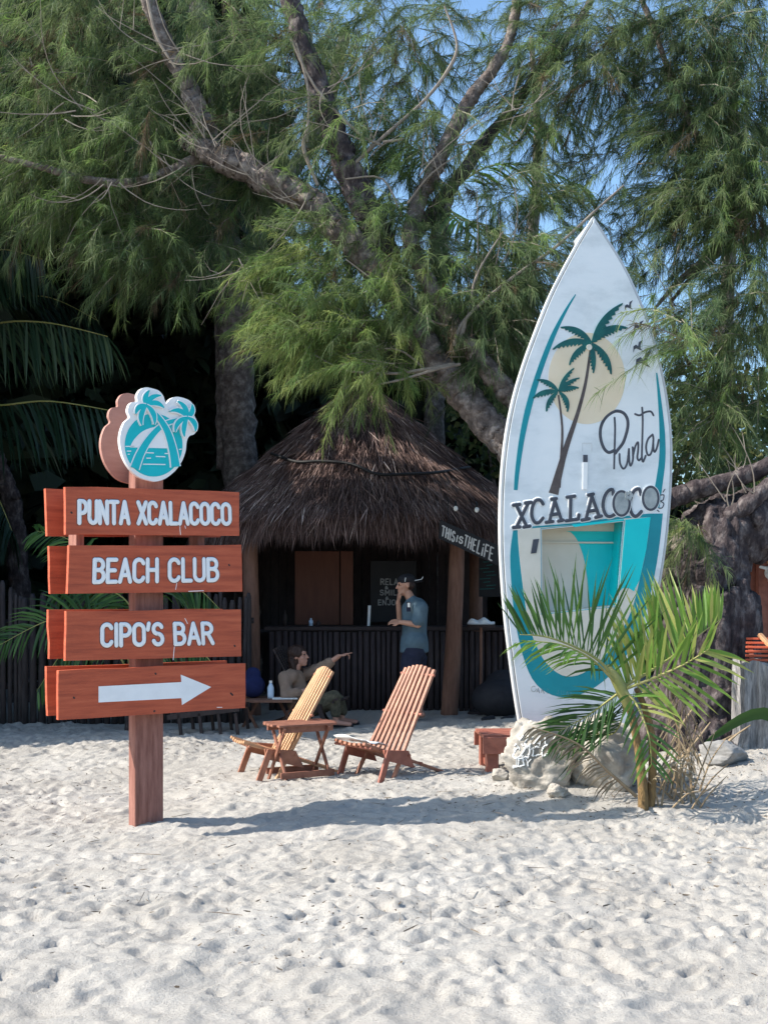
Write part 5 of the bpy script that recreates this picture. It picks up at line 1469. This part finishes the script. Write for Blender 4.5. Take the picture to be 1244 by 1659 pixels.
    while x < x1:
        w = random.uniform(.055, .085)
        MB().tube([(x + w / 2, yb, -.03), (x + w / 2 + random.uniform(-.008, .008), yb + random.uniform(-.01, .01), zt * .5), (x + w / 2, yb, zt + random.uniform(-.02, .003))], [w * .5, w * .48, w * .46], 7, True, .06).build('stick', M['stick'], t, smooth=True)
        x += w + .006
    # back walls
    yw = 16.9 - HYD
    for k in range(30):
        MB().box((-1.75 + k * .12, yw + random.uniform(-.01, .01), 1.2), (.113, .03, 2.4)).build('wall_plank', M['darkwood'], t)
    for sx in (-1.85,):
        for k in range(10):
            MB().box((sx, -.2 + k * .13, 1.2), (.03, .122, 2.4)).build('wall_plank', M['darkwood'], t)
    # orange-brown shutter panel with its edge strip
    ys = 15.6
    a = P(478, 893, ys); b = P(550, 1012, ys)
    MB().box(((a.x + b.x) / 2 - HX, ys - HYD, (a.z + b.z) / 2), (b.x - a.x, .04, a.z - b.z)).build('shutter', M['shutter'], t, bevel=.004)
    a2 = P(552, 893, ys); b2 = P(572, 1012, ys)
    MB().box(((a2.x + b2.x) / 2 - HX, ys - HYD - .01, (a2.z + b2.z) / 2), (b2.x - a2.x, .05, a2.z - b2.z)).build('shutter_frame', M['shutter'], t, bevel=.004)
    MB().box((-.2, .5, .95), (3.0, .5, .04)).build('shelf', M['darkwood'], t)
hut()

def hut_things():
    # hanging slogan board under the eave
    d = 13.42
    tl, tr, br, bl = [P(x, y, d + (x - 720) * .001) for x, y in ((717, 845), (806, 882), (803, 916), (714, 873))]
    base = (tl + br) / 2
    t = thing('slogan_board', 'slanted black board lettered THIS IS THE LIFE hanging from the hut eave', 'sign', base)
    U = (tr - tl).normalized(); V = (tl - bl); V = (V - U * V.dot(U)).normalized()
    pl = Plane(base, U, V)
    Lc = lambda a, b, w: U * a + V * b + pl.n * w
    q = [pl.px(x, y) for x, y in ((711, 872), (806, 916), (808, 884), (713, 842))]
    sheet(Lc, q, (), -.02, 0).build('board', M['black'], t)
    ls = text_lines('THIS', [(717, 852), (737, 862), (735, 878), (715, 867)], .34) + text_lines('iS', [(741, 867), (750, 871), (748, 881), (739, 877)], .3) + text_lines('THE', [(754, 867), (771, 875), (768, 893), (751, 883)], .34) + text_lines('LiFE', [(776, 876), (799, 888), (796, 908), (772, 895)], .34)
    strokes(Lc, [[pl.px(*p) for p in l] for l in ls], .0085, .001, .2).build('lettering', M['midchalk'], t)
    MB().tube([Lc(-.3, .1, 0), Lc(-.3, .1, 0) + Vector((0, .2, .35))], .004, 4).build('string', M['rope'], t)
    MB().tube([Lc(.3, .1, 0), Lc(.3, .1, 0) + Vector((0, .2, .5))], .004, 4).build('string', M['rope'], t)
    # two bulbs
    for i, (x, y) in enumerate(((738, 824), (772, 826))):
        p = P(x, y, 13.6)
        t = thing('light_bulb', ['left of two small unlit white bulbs under the right eave', 'right of two small unlit white bulbs under the right eave'][i], 'bulb', p, 0, 'bulbs under the eave')
        MB().ball((0, 0, 0), (.026, .026, .032), n=12, k=8).build('glass', M['bulb'], t, smooth=True)
        MB().tube([(0, 0, .03), (0, .02, .08), (0, .1, .1)], [.016, .014, .006], 8).build('socket', M['rope'], t)
    # chalk board inside
    d = 15.9
    tl, br = P(606, 912, d), P(668, 1004, d)
    c = (tl + br) / 2
    t = thing('menu_board', 'black board lettered RELAX SMILE ENJOY behind the standing man', 'sign', c)
    MB().box((0, 0, 0), (br.x - tl.x + .1, .02, tl.z - br.z + .06)).build('board', M['black'], t, bevel=.004)
    pl = Plane(c - Vector((0, .011, 0)), (1, 0, 0), (0, 0, 1))
    Lc = lambda a, b, w: Vector((a, -.011 - w, b))
    ls = []
    for s, qd in (("RELAX", [(617, 938), (652, 938), (652, 947), (617, 947)]), ("&", [(624, 950), (628, 950), (628, 954), (624, 954)]), ("SMILE", [(616, 956), (650, 956), (650, 964), (616, 964)]), ("&", [(625, 967), (629, 967), (629, 971), (625, 971)]), ("ENJOY", [(613, 972), (648, 972), (648, 980), (613, 980)])):
        ls += text_lines(s, qd, .28)
    strokes(Lc, [[pl.px(*p) for p in l] for l in ls], .0075, .001, .2).build('lettering', M['dimchalk'], t)
    # white tube standing on the counter
    zt = EYE - (1022 - HY) * 14.75 / F + .055
    b = P(597, 1000, 15.0)
    o = MB().tube([(0, 0, 0), (0.012, 0, .26)], [.019, .019], 10).build('white_candle', M['white'])
    o.location = (b.x, 15.0, zt); tag(o, 'slim white candle standing on the bar counter', 'candle')
    for i, (x, h, m) in enumerate(((504, .10, 'plastic'), (516, .07, 'darkwood'), (462, .2, 'darkwood'))):
        p = P(x, 1000, 14.95)
        o = MB().tube([(0, 0, 0), (0, 0, h * .65), (0, 0, h * .8), (0, 0, h)], [.028, .028, .012, .011], 10).build('bottle', M[m], None, smooth=True)
        o.location = (p.x, 14.95, zt); tag(o, ['small pale bottle on the counter under the shutter', 'short dark bottle right beside the small pale bottle', 'dark bottle on the left part of the counter'][i], 'bottle')
    # small stand with a white cloth right of the post
    p = P(779, 1012, 14.3)
    t = thing('round_stand', 'tall thin stand right of the hut post', 'stand', (p.x, p.y, 0))
    MB().tube([(0, 0, 0.02), (0.0, 0, p.z - .03)], [.02, .018], 8).build('pole', M['hutpost'], t)
    MB().tube([(0, 0, 0), (0, 0, .025)], [.17, .15], 18).build('base', M['darkwood'], t)
    MB().tube([(0, 0, p.z - .03), (0, 0, p.z)], [.17, .18], 20).build('top', M['darkwood'], t)
    mb = MB(); mb.ball((0, 0, .018), (.17, .10, .055), n=22, k=12)
    o = mb.build('cloth', M['cloth'], None, smooth=True); o.location = (p.x, p.y, p.z)
    for v in o.data.vertices: v.co.z = max(0.002, v.co.z + .02 * math.sin(v.co.x * 40) * (v.co.z > .02))
    tag(o, 'crumpled white cloth on the tall thin stand', 'cloth')
    # dim teal board beside it
    p = P(795, 935, 15.6)
    t = thing('poster_board', 'dim teal poster with white marks in the shade between post and surfboard', 'poster', p)
    MB().box((0, 0, 0), (.32, .02, .52)).build('panel', M['black'], t)
    Lc = lambda a, b, w: Vector((a, -.011 - w, b))
    sl = [[(-.1 + .05 * math.sin(i * 2.1), .2 - i * .045), (.02 + .05 * math.cos(i * 1.7), .2 - i * .045 + .01)] for i in range(9)]
    strokes(Lc, sl, .006, .001, .2).build('marks', M['bpalm'], t)
    # dark seat in the shade right of the post
    p = P(808, 1155, 13.9); p.z = 0
    t = thing('beanbag_seat', 'dark bean bag seat in the shade between hut post and surfboard', 'seat', p)
    mb = MB(); mb.ball((0, 0, .22), (.33, .30, .23), n=22, k=14); mb.ball((.08, .12, .38), (.24, .18, .18), n=18, k=12)
    baked(mb.build('cushion', M['cap'], t), remesh=.03, smooth=3)
    for dx in (-.12, .1):
        MB().capsule((dx, -.40, .03), (dx - .1, -.46, .025), .04, .03).build('foot', M['cap'], t, smooth=True)
hut_things()

# ------------------------------------------------------------------ picket fence
def fence():
    d = 12.75
    b = P(0, 1180, d); b.z = 0
    t = thing('picket_fence', 'dark weathered stick palisade fence at the left behind the sign', 'fence', b)
    x = (-60 - CX) * d / F - b.x
    xe = (395 - CX) * d / F - b.x
    y = 0.0
    while x < xe:
        w = random.uniform(.04, .085)
        f = (x + .4) / (xe + .4)
        h = 1.53 + random.gauss(0, .07) - .05 * f
        yy = .9 * f + random.uniform(-.015, .015)
        lean = random.gauss(0, .022)
        MB().tube([(x, yy, -.06), (x + lean * .5, yy, h * .6), (x + lean, yy, h - .05), (x + lean, yy, h)], [w * .52, w * .5, w * .46, w * .25], 7, True, .08).build('picket', M['fence'], t, smooth=True)
        x += w + .004
    for z in (.45, 1.15):
        MB().tube([(-.5, .06, z), (xe, .97, z)], [.035, .035], 8).build('rail', M['fence'], t)
fence()

# ------------------------------------------------------------------ stick chairs, side table
def stick_chair(label, loc, face, mats, group, top_w=.40):
    """face: angle of the forward direction, measured from +x"""
    t = thing('stick_chair', label, 'chair', loc, face, group)
    ms, mf = mats
    # local x forward, y left, z up
    top = Vector((-.37, 0, .855)); cr = Vector((0, 0, .205)); ff = Vector((.15, 0, -.02)); sf = Vector((.40, 0, .30)); rf = Vector((-.46, 0, .0))
    n = 8
    for i in range(n):
        s = (i + .5) / n - .5
        a = cr + Vector((.03, s * .47, -.02)); b = top + Vector((0, s * top_w, 0.02 * math.cos(s * 5)))
        if i in (0, n - 1): a = ff + Vector((0, s * .50, 0))
        MB().bar(a, b, .031, .024, (0, 1, 0)).build('back_slat', M[ms], t, bevel=.004)
    for i in range(7):
        s = (i + .5) / 7 - .5
        a = sf + Vector((0, s * .40, -.01 * math.cos(s * 5))); b = cr + Vector((-.05, s * .40, -.05))
        if i in (0, 6): b = rf + Vector((0, s * .40, 0))
        MB().bar(a, b, .034, .024, (0, 1, 0)).build('seat_slat', M[ms], t, bevel=.004)
    for p, w in ((cr + Vector((-.02, 0, -.02)), .50), (top + Vector((.03, 0, -.055)), top_w + .02), (sf + Vector((-.04, 0, -.03)), .44), (cr + Vector((.16, 0, .02)), .48), (cr + Vector((-.19, 0, -.105)), .42), (top * .45 + cr * .55, .46)):
        MB().tube([p + Vector((0, -w / 2, 0)), p + Vector((0, w / 2, 0))], .011, 8).build('rod', M[mf], t)
    # broad side pieces below the seat
    for sy in (-1, 1):
        MB().hexa([Vector((a, sy * .225 + b, z)) for a, b, z in ((.22, -.012, .17), (-.10, -.012, .08), (-.08, .012, .08), (.24, .012, .17), (.24, -.012, .25), (-.02, -.012, .22), (-.02, .012, .22), (.24, .012, .25))]).build('side_rail', M[mf], t)
        MB().bar((.20, sy * .245, .24), (.30, sy * .245, -.02), .024, .05, (0, 1, 0)).build('leg', M[mf], t, bevel=.004)
    return t

p1 = GP(460, 1254)
stick_chair('pale stick lounge chair seen side on, left of the pair behind the small table', p1, R(180 + 24), ('chairpale', 'chair'), 'stick chairs on the sand', .36)
p2 = GP(627, 1256)
stick_chair('red brown stick lounge chair with a paper on its seat, right of the pair', p2, R(180 + 42), ('chair', 'redwood'), 'stick chairs on the sand', .38)
# sheet of paper on the right chair's seat
def seat_paper():
    mt = Matrix.Translation(p2) @ Matrix.Rotation(R(222), 4, 'Z')
    vs = []
    for i in range(8):
        for j in range(6):
            x = .08 + i / 7 * .34; y = -.17 + j / 5 * .28
            vs.append((x, y, .245 + .20 * x + .012 * math.sin(i * 1.7 + j) + (.02 if i == 7 else 0)))
    o = MB().add(vs, [(i * 6 + j, i * 6 + j + 1, i * 6 + j + 7, i * 6 + j + 6) for i in range(7) for j in range(5)]).build('paper_sheet', M['cloth'], None, smooth=True)
    o.modifiers.new('thick', 'SOLIDIFY').thickness = .003
    o.matrix_world = mt
    tag(o, 'white paper lying on the seat of the right stick chair', 'paper')
seat_paper()

def side_table():
    b = GP(486, 1260)
    t = thing('folding_table', 'small folding wooden side table with crossed legs before the left chair', 'table', b, R(28))
    H = .44
    for k in range(5):
        y = -.14 + k * .07
        MB().box((0, y, H), (.56 - (.0 if k % 4 else .06), .058, .018)).build('slat', M['tablewood'], t, bevel=.004)
    for y in (-.13, .13):
        MB().box((0, y * .95, H - .035), (.46, .025, .045)).build('rail', M['tablewood'], t)
    for i, x in enumerate((-.19, .19)):
        for s in (-1, 1):
            MB().bar((x + s * .014, -s * .17, -.03), (x + s * .014, s * .17, H - .012), .018, .032, (1, 0, 0)).build('leg', M['tablewood'], t, bevel=.004)
    for y in (-.15, .15):
        MB().box((0, y, .05), (.46, .022, .05)).build('stretcher', M['tablewood'], t, bevel=.003)
side_table()

# low table, bottle, bag in the shade, dark lounger behind the sign
def shade_things():
    d = 12.9
    b = P(435, 1180, d); b.z = 0
    t = thing('low_table', 'low dark table with crossed legs beside the seated woman', 'table', b)
    H = EYE - (1133 - HY) * d / F
    for k in range(5): MB().box((0, -.2 + k * .1, H), (.56, .09, .025)).build('slat', M['hutpost'], t)
    for x in (-.2, .2):
        for s in (-1, 1): MB().bar((x + s * .1, -.12 * s, -.02), (x - s * .1, .12 * s, H - .015), .03, .03, (0, 1, 0)).build('leg', M['hutpost'], t)
    p = P(439, 1133, d)
    w = thing('water_bottle', 'clear blue plastic water bottle on the low dark table', 'bottle', (p.x, d - .02, H + .0125))
    MB().tube([(0, 0, 0), (0, 0, .03), (0, 0, .12), (0, 0, .15), (0, 0, .17)], [.034, .036, .036, .022, .014], 14).build('body', M['plastic'], w, smooth=True)
    MB().tube([(0, 0, .17), (0, 0, .195)], [.017, .017], 10).build('cap', M['white'], w)
    o = MB().box((0, 0, 0), (.27, .19, .008)).build('menu_sheet', M['cloth'])
    p = P(462, 1130, d); o.location = (p.x, d - .06, H + .018); o.rotation_euler = (0, 0, R(8)); tag(o, 'white menu sheet lying on the low dark table', 'paper')
    p = P(409, 1133, d)
    mb = MB(); mb.ball((0, 0, .13), (.14, .12, .13), n=18, k=12); mb.ball((.0, .02, .26), (.09, .08, .08), n=14, k=10)
    o = baked(mb.build('blue_bag', M['bluebag']), remesh=.015, smooth=3)
    o.location = (p.x, d + .04, H + .0125); tag(o, 'dark blue bag on the left end of the low table', 'bag')
    # dark low lounger
    b = P(345, 1186, 12.35); b.z = 0
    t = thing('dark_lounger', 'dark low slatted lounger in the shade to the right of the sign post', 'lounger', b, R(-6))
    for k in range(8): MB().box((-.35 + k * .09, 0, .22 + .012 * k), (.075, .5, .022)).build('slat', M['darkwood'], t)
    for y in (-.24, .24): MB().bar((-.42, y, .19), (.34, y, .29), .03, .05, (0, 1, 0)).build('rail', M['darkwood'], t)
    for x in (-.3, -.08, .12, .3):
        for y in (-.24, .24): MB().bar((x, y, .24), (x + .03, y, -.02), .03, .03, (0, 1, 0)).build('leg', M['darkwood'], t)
shade_things()

# ------------------------------------------------------------------ people
def hand(mb, wrist, d, palm_up, side, curl=0.4, r=.0085, point=False):
    """palm, four fingers and a thumb; d = direction of the fingers, palm_up = back-of-hand normal"""
    d = Vector(d).normalized(); n = Vector(palm_up); n = (n - d * n.dot(d)).normalized(); s = d.cross(n).normalized() * side
    w = Vector(wrist)
    for k in range(4):
        q = (k - 1.5) * .02
        mb.capsule(w + d * .012 + s * q * .7, w + d * .085 + s * q, .013, .0115, 8)
    for k, L in enumerate((.072, .08, .074, .058)):
        q = (k - 1.5) * .021
        c = 0.08 if (point and k == 0) else (1.5 if point else curl)
        p = w + d * .088 + s * q
        dd = (d * math.cos(c * .5) - n * math.sin(c * .5)).normalized()
        p2_ = p + dd * L * .5
        mb.capsule(p, p2_, r, r * .95, 8)
        dd = (d * math.cos(c * 1.3) - n * math.sin(c * 1.3)).normalized()
        mb.capsule(p2_, p2_ + dd * L * .5, r * .95, r * .8, 8)
    p = w + d * .03 - s * .03
    dd = (d * .7 - s * .7 - n * .2).normalized()
    mb.capsule(p, p + dd * .035, .012, .010, 8)
    mb.capsule(p + dd * .035, p + dd * .04 + d * .03, .010, .008, 8)

def head(mb, c, f, s=1.0, tilt=0.0):
    """c = centre of the skull, f = facing direction"""
    f = Vector(f).normalized(); u = (Vector((0, 0, 1)) - f * f.z).normalized(); l = u.cross(f)
    m = Matrix((f, l, u)).transposed()
    g = lambda a, b, e: Vector(c) + (f * a + l * b + u * e) * s
    mb.ball(g(-.01, 0, .025), [q * s for q in (.098, .076, .095)], m)
    mb.ball(g(.03, 0, -.045), [q * s for q in (.062, .056, .075)], m)
    mb.ball(g(.055, 0, -.095), [q * s for q in (.032, .034, .026)], m)      # chin
    mb.ball(g(.060, 0, .035), [q * s for q in (.030, .055, .025)], m)       # brow
    mb.capsule(g(.085, 0, .018), g(.108, 0, -.025), .009 * s, .014 * s, 8)   # nose
    mb.ball(g(.088, 0, -.058), [q * s for q in (.012, .022, .008)], m)       # lips
    mb.ball(g(.085, 0, -.072), [q * s for q in (.011, .018, .007)], m)
    for b in (-1, 1):
        mb.ball(g(-.012, b * .078, -.005), [q * s for q in (.022, .010, .032)], m)   # ears
        mb.ball(g(.052, b * .040, -.025), [q * s for q in (.025, .022, .022)], m)    # cheeks
    return g

def man():
    d = 13.65
    base = P(672, 1166, d); base.z = 0
    t = thing('person', 'man in dark cap and blue grey t-shirt standing at the bar, hand at chin', 'person', base)
    Q = lambda x, y, dd=0.0: P(x, y, d + dd)
    b = MB()
    g = head(b, Q(657, 948), (-1, -.12, -.08))
    b.capsule(Q(661, 962), Q(668, 976), .052, .058)
    # torso, hips
    b.capsule(Q(672, 988, 0), Q(672, 1035, 0), .125, .115); b.capsule(Q(676, 986, -.12), Q(676, 986, .12), .07, .07)
    b.capsule(Q(671, 1055, -.06), Q(671, 1055, .06), .115, .115)
    z = lambda p, zz: Vector((p.x, p.y, zz))
    for s, dx in ((-1, -4), (1, 5)):
        hip = Q(671 + dx, 1060, s * .095); kn = Q(668 + dx * 1.4, 1112, s * .10); kn.z = .50; an = Q(672 + dx * 1.6, 1160, s * .10); an.z = .085
        b.capsule(hip, kn, .085, .058); b.capsule(kn, an, .058, .038)
        b.capsule(an + Vector((.03, 0, -.04)), an + Vector((-.15, 0, -.06)), .036, .028)
    # near (left) arm folded across the belly
    sh = Q(681, 987, -.19); el = Q(677, 1012, -.22); wr = Q(650, 1008, -.16)
    b.capsule(sh, el, .05, .042); b.capsule(el, wr, .040, .028)
    hand(b, wr, (-1, .25, .08), (0, -.6, .7), 1, .5)
    # far (right) arm raised to the chin
    sh = Q(675, 987, .19); el = Q(648, 1006, .10); wr = Q(645, 975, -.01)
    b.capsule(sh, el, .05, .042); b.capsule(el, wr, .040, .028)
    hand(b, wr, (.08, -.15, 1), (-1, -.3, .1), -1, 1.3)
    baked(b.build('body', M['skin_man'], t, world=True), remesh=.0075, smooth=2)
    sh_ = MB()
    sh_.capsule(Q(672, 988), Q(671, 1040), .15, .145); sh_.capsule(Q(676, 985, -.13), Q(676, 985, .13), .092, .092)
    sh_.capsule(Q(672, 1040, -.05), Q(672, 1040, .05), .148, .148)
    sh_.capsule(Q(681, 986, -.19), Q(678, 1004, -.22), .082, .078); sh_.capsule(Q(676, 986, .19), Q(660, 998, .15), .08, .074)
    sh_.tube([Q(671, 1030), Q(671, 1045), Q(671, 1057)], [.15, .162, .165], 20)
    sh_.capsule(Q(666, 972), Q(668, 978), .064, .075)
    wrinkle(baked(sh_.build('t_shirt', M['tee'], t, world=True), remesh=.012, smooth=3), .010, 9)
    so = MB()
    so.capsule(Q(671, 1056, -.06), Q(671, 1056, .06), .132, .132)
    for s, dx in ((-1, -4), (1, 5)):
        hip = Q(671 + dx, 1062, s * .095); kn = Q(668 + dx * 1.4, 1100, s * .10); kn.z = .56
        so.tube([hip, (hip + kn) / 2, kn], [.115, .108, .102], 16)
    wrinkle(baked(so.build('shorts', M['shorts'], t, world=True), remesh=.012, smooth=3), .008, 9)
    # cap worn backwards, its brim behind
    cp = MB()
    f = Vector((-1, -.12, -.08)).normalized(); u = Vector((0, 0, 1)); l = u.cross(f)
    m = Matrix((f, l, u)).transposed()
    cp.ball(g(-.012, 0, .062), (.108, .088, .072), m); 
    cp.ball(g(-.14, 0, .03), (.075, .07, .012), m)
    baked(cp.build('cap', M['cap'], t, world=True), remesh=.009, smooth=2)
    pk = MB()
    pk.capsule(g(-.10, .09, .045), g(-.19, .03, .055), .004, .004, 6); pk.capsule(g(-.19, .03, .055), g(-.205, .03, .08), .004, .003, 6); pk.capsule(g(.015, .085, .045), g(.005, .08, .085), .004, .004, 6)
    pk.build('cap_trim', M['cloth'], t, world=True)
    ha = MB(); ha.ball(g(-.045, 0, .0), (.068, .079, .065), m)
    baked(ha.build('hair', M['hair'], t, world=True), remesh=.009, smooth=1)
    # printed patch on the chest side
    pp = MB().box((0, 0, 0), (.035, .012, .10)); 
    c0 = Q(662, 983, -.205)
    pq = MB().box(c0, (.05, .02, .11)); pq.build('shirt_print', M['shorts'], t, world=True)
    MB().box(c0 + Vector((0, -.012, .02)), (.028, .006, .05)).build('shirt_print', M['cloth'], t, world=True)
    # eye and brow
    ey = MB()
    for s in (-1, 1): ey.ball(g(.082, s * .032, .012), (.010, .014, .008), m, 10, 6)
    ey.build('eyes', M['cap'], t, world=True)

def woman():
    d = 13.15
    base = P(505, 1175, d); base.z = 0
    # her chair
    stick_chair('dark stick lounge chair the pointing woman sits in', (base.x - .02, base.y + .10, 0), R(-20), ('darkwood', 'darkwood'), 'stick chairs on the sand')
    t = thing('person', 'woman with long dark hair and tan top sitting low and pointing to the right', 'person', base)
    Q = lambda x, y, dd=0.0: P(x, y, d + dd)
    b = MB()
    f = Vector((.93, -.30, .10)).normalized()
    g = head(b, Q(485, 1063), f, .95)
    b.capsule(Q(482, 1076), Q(478, 1090), .045, .05)
    b.capsule(Q(476, 1104), Q(486, 1142), .11, .12); b.capsule(Q(474, 1096, -.13), Q(480, 1094, .13), .055, .055)
    b.capsule(Q(492, 1150, -.09), Q(492, 1150, .09), .12, .12)
    for s in (-1, 1):
        hip = Q(497, 1149, s * .10); kn = Q(545 + s * 4, 1133 + s * 3, s * .12); an = Q(549 + s * 5, 1174, s * .12); an.z = .08
        b.capsule(hip, kn, .088, .058); b.capsule(kn, an, .055, .036); b.capsule(an + Vector((-.03, 0, -.04)), an + Vector((.16, -.03, -.06)), .034, .025)
    sh = Q(462, 1098, -.16); el = Q(464, 1127, -.26); wr = Q(498, 1118, -.27)
    b.capsule(sh, el, .05, .042); b.capsule(el, wr, .038, .026)
    hand(b, wr, (1, -.1, .1), (0, -.6, .8), -1, .5)
    sh = Q(494, 1093, .14); el = Q(527, 1079, .06); wr = Q(549, 1063, 0)
    b.capsule(sh, el, .05, .040); b.capsule(el, wr, .038, .026)
    hand(b, wr, (1, -.1, .30), (-.2, 0, 1), -1, .5, point=True)
    baked(b.build('body', M['skin_woman'], t, world=True), remesh=.0075, smooth=2)
    s_ = MB()
    s_.capsule(Q(475, 1103), Q(486, 1140), .135, .142); s_.capsule(Q(472, 1097, -.14), Q(480, 1095, .14), .078, .075)
    s_.capsule(Q(462, 1098, -.16), Q(464, 1127, -.26), .075, .066); s_.capsule(Q(464, 1127, -.26), Q(482, 1122, -.27), .062, .056)
    s_.capsule(Q(494, 1093, .14), Q(527, 1079, .06), .075, .058); s_.capsule(Q(527, 1079, .06), Q(535, 1073, .04), .057, .054)
    wrinkle(baked(s_.build('top', M['tantop'], t, world=True), remesh=.012, smooth=3), .010, 10)
    pn = MB()
    pn.capsule(Q(491, 1150, -.09), Q(491, 1150, .09), .137, .137)
    for s in (-1, 1):
        hip = Q(497, 1149, s * .10); kn = Q(545 + s * 4, 1133 + s * 3, s * .12); an = Q(549 + s * 5, 1165, s * .12); an.z = .14
        pn.capsule(hip, kn, .105, .078); pn.capsule(kn, an, .075, .062)
    wrinkle(baked(pn.build('trousers', M['pants'], t, world=True), remesh=.012, smooth=2), .010, 10)
    h = MB()
    u = Vector((0, 0, 1)); u = (u - f * u.dot(f)).normalized(); l = u.cross(f)
    m = Matrix((f, l, u)).transposed()
    h.ball(g(-.03, 0, .045), (.105, .092, .09), m); h.ball(g(-.06, 0, -.04), (.07, .088, .10), m)
    h.capsule(g(-.085, .02, -.03), g(-.10, .05, -.26), .06, .035); h.capsule(g(-.07, -.07, -.05), g(-.03, -.085, -.24), .038, .022); h.capsule(g(-.06, .08, -.05), g(-.02, .09, -.24), .038, .022)
    wrinkle(baked(h.build('hair', M['hair'], t, world=True), remesh=.008, smooth=2), .010, 24)
    ey = MB()
    for s in (-1, 1): ey.ball(g(.080, s * .032, .012), (.010, .013, .007), m, 10, 6)
    ey.build('eyes', M['cap'], t, world=True)
    for s in (-1, 1):
        an = Q(549 + s * 5, 1174, s * .12); an.z = .08
        MB().capsule(an + Vector((-.05, 0, -.068)), an + Vector((.18, -.03, -.072)), .022, .02).build('sandal', M['cap'], t, world=True, smooth=True)
man()
woman()
